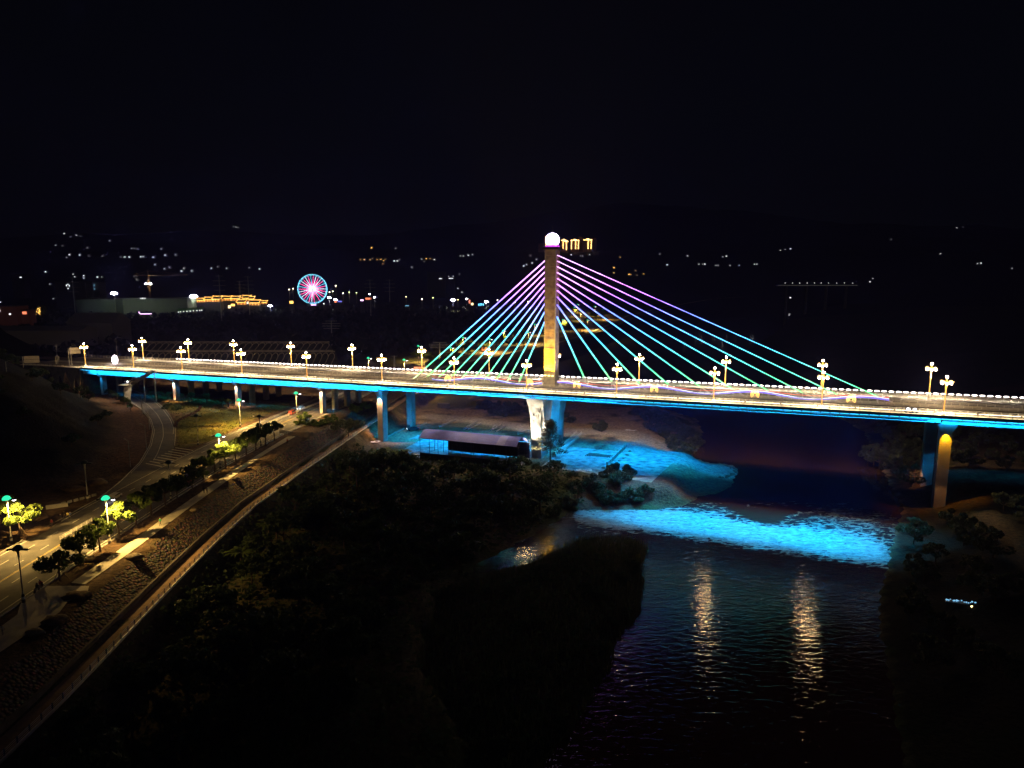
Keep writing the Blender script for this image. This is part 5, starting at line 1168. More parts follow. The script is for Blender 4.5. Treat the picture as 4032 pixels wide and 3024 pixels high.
# ------------------------------------------------------------------ people
def make_person(top, legs, pose, seed=0):
    J = {'pel': (0, 0, .95), 'chest': (0, 0, 1.32), 'neck': (0, 0, 1.48), 'head': (0, .02, 1.62), 'crown': (0, .0, 1.72)}
    if pose == 'walk':
        J.update(kl=(-.1, .16, .52), al=(-.1, .22, .10), tl=(-.1, .36, .04), kr=(.1, -.02, .50), ar=(.1, -.26, .12), tr=(.1, -.16, .04))
        hands = ((-.27, -.12, .88), (.27, .18, .92)); el = ((-.26, -.08, 1.12), (.26, .02, 1.12))
    elif pose == 'sit':
        J['pel'] = (0, -.1, .82); J['chest'] = (0, .02, 1.2); J['neck'] = (0, .06, 1.36); J['head'] = (0, .1, 1.5); J['crown'] = (0, .1, 1.6)
        J.update(kl=(-.16, .36, .72), al=(-.18, .2, .32), tl=(-.18, .34, .28), kr=(.16, .36, .72), ar=(.18, .2, .32), tr=(.18, .34, .28))
        hands = ((-.26, .5, 1.0), (.26, .5, 1.0)); el = ((-.27, .22, 1.02), (.27, .22, 1.02))
    else:
        J.update(kl=(-.1, .02, .5), al=(-.11, -.01, .1), tl=(-.12, .13, .04), kr=(.1, .02, .5), ar=(.11, -.01, .1), tr=(.12, .13, .04))
        hands = ((-.27, .05, .84), (.27, .05, .84)); el = ((-.27, 0, 1.1), (.27, 0, 1.1))
    vs = [J['pel'], J['chest'], J['neck'], J['head'], J['crown']]; ed = [(0, 1), (1, 2), (2, 3), (3, 4)]; rd = [.15, .17, .065, .10, .07]
    for a, b, c, sd in (('kl', 'al', 'tl', -1), ('kr', 'ar', 'tr', 1)):
        i = len(vs); vs += [(sd*.09, J['pel'][1], J['pel'][2]-.08), J[a], J[b], J[c]]; rd += [.095, .065, .045, .04]; ed += [(0, i), (i, i+1), (i+1, i+2), (i+2, i+3)]
    for k, sd in ((0, -1), (1, 1)):
        i = len(vs); vs += [(sd*.19, J['chest'][1], J['chest'][2]+.08), el[k], hands[k], tuple(np.array(hands[k])+np.array((0, .03, -.09)))]; rd += [.06, .045, .035, .03]; ed += [(1, i), (i, i+1), (i+1, i+2), (i+2, i+3)]
    me = bpy.data.meshes.new('person'); me.from_pydata(vs, ed, []); o = bpy.data.objects.new('person_build', me); col.objects.link(o)
    sk = o.modifiers.new('skin', 'SKIN'); me.skin_vertices[0].data[0].use_root = True
    for i, q in enumerate(rd): me.skin_vertices[0].data[i].radius = (q, q*.8 if i in (0, 1) else q)
    sb = o.modifiers.new('sub', 'SUBSURF'); sb.levels = sb.render_levels = 1
    dg = bpy.context.evaluated_depsgraph_get(); m2 = bpy.data.meshes.new_from_object(o.evaluated_get(dg)); bpy.data.objects.remove(o)
    m2.materials.clear()
    for mm in (mat('shirt cloth', top, .9), mat('trouser cloth', legs, .9), M['skin'], mat('dark hair', (.02, .015, .01), .9)): m2.materials.append(mm)
    for p in m2.polygons:
        z = p.center.z; x = abs(p.center.x); hz_ = J['neck'][2]
        p.material_index = 3 if z > hz_+.17 or (z > hz_+.05 and p.center.y < J['head'][1]-.03) else (2 if z > hz_-.03 else (2 if (x > .22 and z < 1.0 and pose != 'sit') else (0 if z > J['pel'][2]-.02 or x > .21 else 1)))
    m2.name = 'person'; r_ = bpy.data.objects.new('person', m2); col.objects.link(r_); return tag(r_, 'x', 'person')
PP = {}
def person(loc, rz, top, legs, pose, lab, sc_=1.05):
    k = (top, legs, pose)
    if k not in PP: PP[k] = make_person(*k); o = PP[k]
    else: o = PP[k].copy(); col.objects.link(o)
    o.location = loc; o.rotation_euler = (0, 0, rz); o.scale = (sc_,)*3; o['label'] = lab; return o
GR, WH, BK, RD, YL, BL = (.03, .30, .12), (.65, .65, .62), (.03, .03, .035), (.4, .05, .05), (.55, .45, .12), (.08, .12, .3)
def pz_(px, py, *a, z=16.07, **k): x, y = at(px, py, z); return person((x, y, z), *a, **k)
pz_(632, 2070, 2.6, GR, BK, 'walk', 'person in a green shirt walking alone on the promenade by the brightly lit part', sc_=1.3)
pz_(804, 1943, .4, BK, BK, 'walk', 'left of two people in dark clothes walking on the promenade', sc_=1.2); pz_(816, 1944, .4, (.35, .25, .22), BK, 'walk', 'right one, in a lighter top, of the two people walking on the promenade', sc_=1.2)
pz_(12, 2500, 3.0, WH, (.3, .3, .3), 'walk', 'person in pale clothes on the plaza at the very left edge', sc_=1.2)
pz_(1132, 1748, 1, RD, BK, 'walk', 'small person in red near the far end of the promenade', sc_=1.2)
for k, (px, py, t, ps_, lb) in enumerate([(205, 2072, RD, 'stand', 'person in red at the left end of the roadside group'), (240, 2048, BK, 'sit', 'dark seated person in the roadside group'), (255, 2040, BK, 'stand', 'dark standing person in the middle of the roadside group'), (268, 2044, YL, 'stand', 'person in a tan top at the right of the roadside group'), (278, 2042, BL, 'walk', 'person in blue stepping onto the road from the group')]):
    pz_(px, py, k*1.1, t, BK, ps_, lb, sc_=1.15)
pz_(1225, 1575, 0, BK, BK, 'stand', 'tiny dark figure standing by the road under the bridge', sc_=1.3)
near_w = [(559, 'WH'), (783, 'BK'), (837, 'BL'), (1028, 'BK'), (1250, 'BK'), (1640, 'YL'), (1705, 'WH'), (1735, 'WH'), (1820, 'BL'), (2250, 'BK'), (2525, 'YL'), (2596, 'WH'), (2604, 'BL'), (2678, 'BK'), (2846, 'BL'), (2902, 'WH'), (2916, 'BK'), (2945, 'RD'), (3080, 'WH'), (3266, 'WH'), (3297, 'BK'), (3408, 'BL'), (3877, 'WH'), (3889, 'YL')]
for k, (px, c_) in enumerate(near_w):
    s = s_px(px, 1590, .6); person((*W(s, .3+.9*((k*7) % 3)/2), dz(s)+.17), BA+(1.57 if k % 2 else -1.57), globals()[c_], BK if k % 3 else (.2, .2, .22), 'walk', f'{ORD[k]} stroller from the left on the near walkway, in a {dict(WH="white", BK="black", BL="dark blue", YL="tan", RD="red")[c_]} top', 1.0)
def bike(px, py, rz, lab, rider, z=16.03, sc_=1.2):
    x, y = at(px, py, z); r_ = empty('motorbike', (x, y, z), rz); tag(r_, lab, 'motorbike'); r_.scale = (sc_,)*3
    for yy in (-.62, .62):
        m = MB(); m.tube([(-.06, yy, .3), (.06, yy, .3)], .3, 12); m.build('wheel', 'rubber', r_)
    m = MB(); m.prism([(-.6, .35), (-.75, .75), (-.1, .78), (.05, .5), (.35, .5), (.5, .95), (.6, .9), (.55, .35)], -.13, .13, lambda t, a, b: (t, a, b)); m.build('body', 'dark_rail', r_)
    m = MB(); m.tube([(-.3, .5, 1.02), (.3, .5, 1.02)], .025, 5); m.build('handlebar', 'grey_metal', r_)
    m = MB(); m.box(-.14, .14, -.6, .1, .76, .86); m.build('seat', 'dark_rail', r_)
    person((x, y, z+.04), rz, *rider, 'sit', 'rider of the '+lab, sc_)
bike(160, 2318, .1, 'motorbike riding along the kerb beside the plaza', (RD, BK)); bike(146, 2330, .1, 'second motorbike abreast on the kerb side of the road', (BK, BK))
# ------------------------------------------------------------------ far side: embankment lattice, halls, trees
lat = empty('slope_lattice', (0, 0, 0)); tag(lat, 'two-tier slope of pale arched lattice ribs beyond the left half of the bridge', 'retaining slope')
YL0 = 470.0
def lx(px): return (px-2016)/(FPX*math.cos(PITCH))*YL0*1.0
tiers = [(470, 18.5, 478, 26.5, 560, 1335), (481, 27.0, 488, 32.0, 520, 1300)]
for ti, (y0, z0, y1, z1, pa, pb) in enumerate(tiers):
    x0, x1 = lx(pa), lx(pb); m = MB(); m.hexa([(x0, y0, 10), (x1, y0, 10), (x1+0, y1+12, 10), (x0, y1+12, 10), (x0, y0, z0), (x1, y0, z0), (x1-4, y1, z1), (x0+2, y1, z1)])
    m.build('bank', mat('dark bank grass', (.035, .04, .025), .95, nscale=.4, namt=.5, bump=.5), lat)
    rb = MB(); n = 30 if ti == 0 else 29; wd = (x1-x0-5)/n
    rb.tube([(x0+2, y1, z1+.1), (x1-4, y1, z1+.1)], .45, 4); rb.tube([(x0, y0-.1, z0+.1), (x1, y0-.1, z0+.1)], .3, 4)
    for k in range(n+1):
        xx = x0+wd*k; rb.tube([(xx, y0-.1, z0), (xx+1.5, y0+(y1-y0)*.6-.2, z0+(z1-z0)*.6)], .25, 4, False)
        if k < n:
            pts = []
            for q in range(7):
                a = math.pi*q/6; pts.append((xx+1.5+wd/2-wd/2*math.cos(a), y0+(y1-y0)*(.6+.32*math.sin(a))-.25, z0+(z1-z0)*(.6+.32*math.sin(a))+.05))
            rb.tube(pts, .25, 4, False)
    rb.build('lattice_ribs', 'concrete', lat)
def building(px0, px1, pyt, Y, zb_, depth, m, lab, name='building', wins=(), wm_='window_white', roof=None, rz=0, wsz=None):
    x0 = (px0-2016)*Y/(FPX*math.cos(PITCH)); x1 = (px1-2016)*Y/(FPX*math.cos(PITCH)); zt2 = zat(pyt, Y); cx = (x0+x1)/2; w2 = (x1-x0)/2
    r_ = empty(name, (cx, Y, zb_), rz); tag(r_, lab, 'building'); mb = MB(); mb.box(-w2, w2, 0, depth, -3, zt2-zb_); mb.build('wall', m, r_)
    if roof:
        mb = MB(); h = zt2-zb_; mb.prism([(-.8, h), (depth/2, h+roof), (depth+.8, h)], -w2-.8, w2+.8, lambda t, a, b: (t, a, b)); mb.build('roof', 'plaster', r_)
    else:
        mb = MB(); mb.box(-w2-.3, w2+.3, -.3, depth+.3, zt2-zb_+.01, zt2-zb_+.7); mb.build('roof', 'darkwall', r_)
    for (px, py, ww, wh) in wins:
        wx_ = (px-2016)*Y/(FPX*math.cos(PITCH))-cx; z = zat(py, Y)-zb_; k = Y/FPX
        mb = MB(); mb.box(wx_-ww*k/2, wx_+ww*k/2, -.25, .1, z-wh*k/2, z+wh*k/2); mb.build('window', wm_, r_)
    return r_
building(-60, 330, 1302, 560, 20, 25, 'plaster', 'long low dark hall with wide openings at far left behind the bridge', 'warehouse', roof=3)
building(285, 460, 1272, 600, 18, 30, 'plaster', 'gable-fronted dark hall right of the long low one', 'warehouse', roof=8)
building(-40, 95, 1207, 760, 20, 20, 'brick_red', 'reddish block with a few lit windows at the left photo edge', wins=[(15, 1225, 5, 8), (31, 1222, 5, 9), (6, 1240, 5, 7), (70, 1237, 7, 5)])
building(112, 140, 1222, 740, 18, 12, 'brick_red', 'tiny reddish booth right of the reddish block', wins=[(127, 1232, 16, 10)], wm_='red_sign')
building(255, 372, 1110, 1150, 18, 20, 'darkwall', 'dark slab building with four lit windows in its middle', wins=[(300, 1124, 3, 5), (306, 1120, 3, 4), (311, 1125, 3, 5), (305, 1136, 4, 3)])
building(372, 425, 1112, 1180, 18, 20, 'darkwall', 'dark slab building with bluish lit windows', wins=[(387, 1123, 3, 5), (396, 1124, 3, 6), (407, 1123, 3, 5), (386, 1136, 3, 4), (397, 1137, 3, 4), (407, 1138, 3, 4)], wm_='screen_blue')
building(92, 135, 1081, 1500, 20, 20, 'darkwall', 'small dark building with one bright window, far left', wins=[(127, 1092, 8, 3)])
building(1690, 1760, 1072, 1500, 20, 20, 'darkwall', 'dim block under a small lit roof line behind the stays', wins=[(1781-40, 1097, 12, 2)])
building(1765, 1795, 1090, 1500, 20, 20, 'darkwall', 'slim dim tower block behind the stays with a faint lit top', wins=[(1781, 1096, 18, 2), (1772, 1088, 2, 3), (1790, 1088, 2, 3)])
building(385, 500, 970, 2950, 90, 30, 'darkwall', 'row of pale lit blocks high on the far left hillside', wins=[(405, 977, 7, 6), (414, 976, 2, 5), (418, 973, 5, 3), (418, 978, 5, 3), (424, 974, 3, 8), (429, 973, 5, 3), (433, 978, 5, 3), (392, 976, 2, 6), (448, 976, 3, 4), (458, 975, 3, 5), (478, 979, 6, 5), (485, 978, 2, 4)])
# white-green floodlit band of roofs, left of the pavilions
building(330, 480, 1180, 960, 19, 30, mat('pale green hall wall', (.10, .14, .08), .8), 'long dim greenish hall behind the first floodlight', 'warehouse')
building(480, 760, 1176, 980, 19, 30, mat('green floodlit wall', (.22, .28, .16), .8), 'long green-tinted floodlit hall between the two bright floodlights', 'warehouse', wins=[(492, 1213, 20, 3), (590, 1175, 22, 4)])
# gold-lit Chinese-style pavilion row
def pavilion(px0, px1, pyt, pyb, Y, lab, tiers=1):
    k = Y/(FPX*math.cos(PITCH)); x0, x1 = (px0-2016)*k, (px1-2016)*k; zt2, zb2 = zat(pyt, Y), zat(pyb, Y); cx = (x0+x1)/2; w2 = (x1-x0)/2; H_ = zt2-zb2
    g = hz(cx, Y); r_ = empty('pavilion', (cx, Y, zb2)); tag(r_, lab, 'pavilion'); m = MB(); m.box(-w2*.8, w2*.8, 0, 8, 0, H_*.45); m.build('wall', M['gold_lit_wall'], r_); m = MB(); m.box(-w2*.9, w2*.9, .2, 8, min(g-zb2, 0)-2, -.05); m.build('base', 'darkwall', r_)
    rf = MB(); rf.prism([(-2, H_*.45), (1.5, H_*.6), (4, H_*.95), (6.5, H_*.6), (10, H_*.45)], -w2, w2, lambda t, a, b: (t, a, b)); rf.build('roof', 'darkwall', r_)
    tr = MB()
    tr.tube([(-w2-.8, -2, H_*.62), (-w2+1.2, -2, H_*.46), (w2-1.2, -2, H_*.46), (w2+.8, -2, H_*.62)], .35, 4); tr.tube([(-w2-.6, 4, H_*1.08), (-w2+1.0, 4, H_*.97), (w2-1.0, 4, H_*.97), (w2+.6, 4, H_*1.08)], .35, 4)
    for sd in (-1, 1): tr.tube([(sd*(w2), 4, H_*.95), (sd*(w2), -2, H_*.46)], .25, 4)
    n = max(2, int(w2/2.2))
    for q in range(n+1): tr.tube([(-w2*.8+1.6*w2*q/n, -.2, 0), (-w2*.8+1.6*w2*q/n, -.2, H_*.42)], .22, 4)
    tr.build('outline_lights', 'gold_outline', r_); return r_
M['gold_lit_wall'] = mat('gold-lit wall', (.45, .28, .10), .8, emit=(1, .36, .05), estr=.45, sample=False)  # wall glows by itself in place of gold lamp light on it
for i, a in enumerate([(796, 830, 1174, 1190), (826, 862, 1170, 1188), (858, 893, 1166, 1188), (895, 932, 1166, 1184), (930, 965, 1166, 1184), (952, 986, 1180, 1200), (974, 1006, 1163, 1184), (996, 1020, 1167, 1186), (998, 1040, 1181, 1202), (1040, 1068, 1184, 1196)]):
    pavilion(*a, 1080-(i % 3)*18, f'{ORD[i]} gold-outlined pavilion from the left in the lit fairground row')
for i, (px, py, w_, h_, m_) in enumerate([(922, 1208, 9, 10, 'window_warm'), (936, 1201, 14, 8, 'gold_outline'), (980, 1207, 18, 8, 'window_warm'), (961, 1213, 5, 4, 'red_sign'), (993, 1192, 6, 9, 'window_white'), (1041, 1207, 7, 8, 'window_white'), (1017, 1207, 5, 5, 'red_sign'), (1163, 1190, 14, 9, 'gold_outline'), (1248, 1200, 20, 5, 'pink_neon'), (1350, 1187, 16, 5, 'blue_neon'), (1334, 1187, 10, 8, 'red_sign'), (1436, 1182, 12, 6, 'pink_neon'), (1461, 1176, 22, 7, 'red_sign'), (1852, 1188, 6, 14, 'red_sign'), (1862, 1197, 8, 8, 'window_warm'), (1888, 1200, 4, 8, 'wheel_cyan'), (1896, 1199, 4, 9, 'wheel_cyan'), (1905, 1199, 4, 8, 'wheel_cyan'), (1570, 1202, 8, 5, 'screen_blue'), (1610, 1204, 14, 3, 'screen_blue'), (1288, 1196, 4, 4, 'window_white'), (1393, 1209, 3, 3, 'window_white')]):
    Y = 1060; k = Y/(FPX*math.cos(PITCH)); x = (px-2016)*k; z = zat(py, Y); r_ = empty('market_booth', (x, Y, z)); tag(r_, f'small {dict(window_warm="warm-lit", gold_outline="gold-lit", red_sign="red-lit", window_white="white-lit", pink_neon="pink-lit", blue_neon="blue-lit", wheel_cyan="cyan-lit", screen_blue="pale blue-lit")[m_]} fairground booth, {ORD[i]} of the booths', 'booth', 'fairground booths in the distance')
    m = MB(); m.box(-w_*k/2-.5, w_*k/2+.5, .3, 5, -max(1, z-17), h_*k/2+.4); m.build('wall', 'darkwall', r_)
    m = MB(); m.box(-w_*k/2, w_*k/2, 0, .25, -h_*k/2, h_*k/2); m.build('front', m_, r_)
# ferris wheel
Y = 1290; k = Y/(FPX*math.cos(PITCH)); wx0 = (1247-2016)*k; zc = zat(1138, Y); Rw = 26.0
fw = empty('ferris_wheel', (wx0, Y, 16), R(28)); tag(fw, 'tall ferris wheel glowing cyan, white and red in the distance', 'ferris wheel'); hc = zc-16
for nm, m_, off, r0, r1 in (('rim', 'wheel_cyan', 0, None, None),):
    m = MB()
    for y in (-1.2, 1.2): m.tube([(Rw*math.cos(t), y, hc+Rw*math.sin(t)) for t in np.linspace(0, 2*math.pi, 49)], .32, 4, False)
    m.tube([(Rw*.93*math.cos(t), 0, hc+Rw*.93*math.sin(t)) for t in np.linspace(0, 2*math.pi, 49)], .16, 4, False); m.build('rim', 'wheel_cyan', fw)
for q in range(30):
    t = 2*math.pi*q/30; mm = ['wheel_white', 'wheel_red', 'wheel_cyan', 'wheel_red', 'wheel_white', 'wheel_red'][q % 6]; m = MB()
    m.tube([(1.5*math.cos(t), 0, hc+1.5*math.sin(t)), (Rw*.62*math.cos(t), 0, hc+Rw*.62*math.sin(t)), (Rw*.96*math.cos(t), 0, hc+Rw*.96*math.sin(t))], [.5, .3, .16], 4, False); m.build('spoke', mm, fw)
m = MB(); m.tube([(0, -2, hc), (0, 2, hc)], 2.0, 12); m.build('hub', 'wheel_cyan', fw)
m = MB()
for y in (-4, 4):
    for x in (-9, 9): m.tube([(x, y, 0), (0, y*.5, hc)], .4, 5)
m.build('support', 'grey_metal', fw)
for q in range(30):
    t = 2*math.pi*(q+.5)/30; m = MB(); m.box(Rw*1.03*math.cos(t)-.8, Rw*1.03*math.cos(t)+.8, -.8, .8, hc+Rw*1.03*math.sin(t)-1.8, hc+Rw*1.03*math.sin(t)); m.build('cabin', 'darkwall', fw)
# floodlight masts
def mast(px, py, Y, rad, lab, h=None, power=0):
    k = Y/(FPX*math.cos(PITCH)); x = (px-2016)*k; z = zat(py, Y); g = min(z-6, max(12, hz(x, Y)))
    r_ = empty('floodlight_mast', (x, Y, g)); tag(r_, lab, 'floodlight'); m = MB(); m.tube([(0, 1, 0), (0, 1, z-g)], [.4, .2], 6); m.build('pole', 'grey_metal', r_)
    m = MB(); m.ball((0, 0, z-g), rad, 10, 6, sx=1.5, sz=.6); m.build('lamp_head', 'flood', r_)
    if power: plight(x, Y-2, z-1, power, (.95, .97, 1), 1, 'flood_light')
mast(480, 1155, 930, 3.0, 'bright white floodlight left of the green hall', power=13000); mast(787, 1167, 1000, 3.6, 'brightest white floodlight at the left end of the gold pavilions', power=13000)
mast(1080, 1204, 1040, 1.9, 'violet-white floodlight right of the gold pavilions', power=9000); mast(1310, 1172, 1200, 2.0, 'white floodlight just right of the ferris wheel', power=12000); mast(1335, 1180, 1180, 2.0, 'white floodlight over the red booth right of the ferris wheel', power=9000)
mast(1788, 1181, 1150, 2.6, 'bright floodlight behind the left stays', power=20000); mast(1917, 1188, 1120, 2.2, 'bright floodlight just right of the stays crossing', power=20000); mast(1841, 1177, 1140, 1.1, 'small floodlight above the red-lit rows'); mast(1485, 1170, 1150, 1.2, 'small floodlight over the carousel booths'); mast(1467, 1158, 1150, 1.1, 'small high floodlight over the carousel booths')
# tower crane with two floodlights
Y = 1100; k = Y/(FPX*math.cos(PITCH)); x = (618-2016)*k; zt2 = zat(1085, Y); cr = empty('tower_crane', (x, Y, 17)); tag(cr, 'yellow tower crane with a pair of white floodlights on its mast', 'crane'); H_ = zt2-17
M['crane'] = mat('crane paint', (.5, .25, .05), .6, emit=(1, .4, .05), estr=.015, sample=False)  # faint glow put into the paint so the crane shows in the dark
m = MB()
for a in (-1, 1):
    for b in (-1, 1): m.tube([(a, b, 0), (a, b, H_)], .14, 4)
for q in range(14):
    z = q*H_/14; m.tube([(-1, -1, z), (1, -1, z+H_/14)], .1, 4); m.tube([(1, 1, z), (1, -1, z+H_/14)], .1, 4)
m.build('mast', 'crane', cr)
m = MB(); m.tube([(-22, 0, H_), (60, 0, H_+1)], .3, 4); m.tube([(-22, 0, H_+1.6), (0, 0, H_+7), (60, 0, H_+1.6)], .12, 4); m.tube([(0, 0, H_), (0, 0, H_+8)], .4, 4)
m.build('jib', 'crane', cr); m = MB(); m.box(-22, -17, -1, 1, H_-3, H_); m.build('counterweight', 'darkwall', cr)
for a in (-3.4, 3.4): m = MB(); m.ball((a, -2, zat(1117, Y)-17), 1.6, 8, 5, sx=1.3, sz=.6); m.build('floodlight', 'flood', cr)
# pylons
def pylon(px, pyt, Y, lab, steel=False):
    k = Y/(FPX*math.cos(PITCH)); x = (px-2016)*k; z = zat(pyt, Y); g = hz(x, Y); H_ = z-g; r_ = empty('power_pylon', (x, Y, g)); tag(r_, lab, 'pylon', 'power pylons in the distance'); m = MB()
    if steel:
        for a in (-1, 1): m.tube([(a*4, 0, 0), (a*.8, 0, H_*.6), (a*.6, 0, H_)], .22, 4)
        for q in range(12): z0 = q*H_/12; m.tube([((-1)**q*3*(1-q/14), 0, z0), (-(-1)**q*3*(1-(q+1)/14), 0, z0+H_/12)], .14, 4)
    else: m.tube([(0, 0, 0), (0, 0, H_)], [.7, .3], 6)
    m.build('mast', 'pylon', r_)
    for f, w_ in ((.98, 5), (.88, 8), (.78, 8), (.68, 7)) if Y > 500 else ((.96, 2.5), (.9, 1.8)): m = MB(); m.tube([(-w_, 0, H_*f), (w_, 0, H_*f)], .22 if Y > 500 else .1, 4); m.build('crossarm', 'pylon', r_)
M['pylon'] = mat('glowing pylon steel', (.4, .4, .42), .6, emit=(.3, .35, .5), estr=.02, sample=False)  # faint glow put into the steel so the pylons show in the dark
for a in [(1469, 1100, 1000, 'left one of two slim pylons right of the ferris wheel'), (1544, 1100, 1000, 'right one of two slim pylons right of the ferris wheel'), (889, 1083, 900, 'slim pylon in front of the gold pavilions'), (1000, 1087, 1020, 'thin mast right of the lattice pylon'), (1314, 1262, 620, 'short power pole on the dark ground below the ferris wheel'), (1734, 1347, 520, 'short power pole beyond the first stay cables'), (1555, 1400, 480, 'thin pole left of the brightest riverside tree'), (324, 1090, 880, 'thin leaning mast left of the first floodlight')]: pylon(*a)
pylon(967, 1106, 1100, 'steel lattice pylon behind the gold pavilions', True)
# hill-top apartment towers with gold outlines
Y = (hit(2250, 992, 700) or (0, 2400, 0))[1]-15; k = Y/(FPX*math.cos(PITCH))
for i, (pa, pb, pt, pb2, cols) in enumerate([(2141, 2150, 929, 970, [.5]), (2204, 2224, 946, 980, [.35, .9]), (2241, 2272, 946, 981, [.06, .58, .92]), (2289, 2321, 944, 980, [.55, .92]), (2215, 2230, 951, 985, [.5])]):
    x0, x1 = (pa-2016)*k, (pb-2016)*k; zt2, zb2 = zat(pt, Y), zat(pb2, Y); w2 = (x1-x0)/2; r_ = empty('apartment_tower', ((x0+x1)/2, Y-(i == 4)*12, zb2)); tag(r_, ['slim tower block with one lit column, left of the glowing sphere', 'tower block with gold outline just right of the sphere', 'middle tower block with three gold columns of lights', 'rightmost tower block with gold roof line and two lit columns', 'short bright tower block in front of the one beside the sphere'][i], 'apartment tower')
    m = MB(); m.box(-w2, w2, 0, 20, -60, zt2-zb2); m.build('wall', mat('glowing brown tower wall', (.3, .16, .1), .8, emit=(.5, .2, .12), estr=.03, sample=False), r_)  # wall glows faintly in place of light falling on it
    m = MB(); 
    if i: m.box(-w2-.5, w2+.5, -.8, -.3, zt2-zb2-1.2, zt2-zb2+.8); m.box(-w2*.35, w2*.35, -.8, -.3, zt2-zb2+.8, zt2-zb2+3.2)
    for c_ in cols:
        n = 11
        for q in range(n): m.box(-w2+2*w2*c_-1.3, -w2+2*w2*c_+1.3, -.8, -.2, (zt2-zb2)*(q+.15)/n, (zt2-zb2)*(q+.75)/n)
    m.build('outline_lights', 'tower_gold', r_)
for i, (pa, pb, pt) in enumerate([(2325, 2340, 938), (2272, 2288, 933), (2118, 2138, 960)]):
    x0, x1 = (pa-2016)*k, (pb-2016)*k; r_ = MB(); r_.box(0, x1-x0, 0, 20, 0, zat(pt, Y)-zat(1000, Y)); r_.box(-.5, x1-x0+.5, -.5, 20, zat(pt, Y)-zat(1000, Y), zat(pt, Y)-zat(1000, Y)+1.5)
    o = r_.build('apartment_tower', mat('faintly glowing tower wall', (.16, .08, .07), .8, emit=(.5, .2, .15), estr=.012, sample=False)); o.location = (x0, Y+10, zat(1000, Y)); tag(o, ['unlit brown tower block right of all the lit towers', 'tall unlit tower block between the two rightmost lit ones', 'low unlit tower block left of the glowing sphere'][i], 'apartment tower')  # slight glow put into these walls so the blocks show
# far bridge with its lamps, right
Y = 1300; k = Y/(FPX*math.cos(PITCH)); xa, xb = (3040-2016)*k, (3347-2016)*k; z = zat(1124, Y); fb = empty('far_bridge', (xa, Y, z)); tag(fb, 'small distant bridge as a thin pale line with a row of lamps, upstream at right', 'bridge')
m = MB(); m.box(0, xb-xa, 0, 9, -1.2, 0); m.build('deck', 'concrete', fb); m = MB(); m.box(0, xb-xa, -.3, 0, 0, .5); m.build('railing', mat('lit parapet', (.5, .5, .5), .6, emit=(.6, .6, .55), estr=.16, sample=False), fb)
m = MB()
for q in range(4): m.box((xb-xa)*(q+.5)/4-1, (xb-xa)*(q+.5)/4+1, 1, 8, -z, -1.2)
m.build('pier', 'concrete', fb)
for q, px in enumerate((3071, 3099, 3127, 3156, 3184, 3210, 3239, 3270, 3300, 3331)):
    r_ = empty('street_lamp', ((px-2016)*k, Y+4, z)); tag(r_, f'{ORD[q]} tiny lamp from the left on the distant bridge', 'street lamp', 'lamps on the distant bridge'); m = MB(); m.tube([(0, 0, 0), (0, 0, 4)], .14, 4); m.build('pole', 'grey_metal', r_); m = MB(); m.ball((0, 0, 4.3), .62, 6, 4); m.build('globe', 'window_white', r_)
# riverside / fairground street lamps in the distance
for q, (px, py, m_) in enumerate([(1157, 1140, 'w'), (1172, 1136, 'w'), (1312, 1150, 'w'), (1325, 1147, 'w'), (1364, 1154, 'w'), (1388, 1150, 'g'), (1416, 1152, 'g'), (1607, 1168, 'y'), (1668, 1177, 'w'), (1711, 1172, 'g'), (1807, 1180, 'y'), (1960, 1181, 'w'), (1337, 1125, 'w'), (2028, 1190, 'w'), (2078, 1187, 'w')]):
    Y = 1120; k = Y/(FPX*math.cos(PITCH)); x = (px-2016)*k; z = zat(py, Y); g = z-11; r_ = empty('street_lamp', (x, Y, g)); tag(r_, f'{ORD[q]} distant street lamp from the left near the fairground', 'street lamp', 'distant street lamps near the fairground')
    m = MB(); m.tube([(0, 0, -6), (0, 0, 11)], .16, 5); m.build('pole', 'polewhite', r_); m = MB(); m.ball((0, -.2, 11), 1.0, 8, 5, sz=.6); m.build('globe', {'w': 'lampfar', 'g': 'lampfar_g', 'y': 'lampfar_y'}[m_] if 'lampfar' in M else 'window_white', r_)
    plight(x, Y-1, z-.6, 2500, (1, .75, .4), .5)
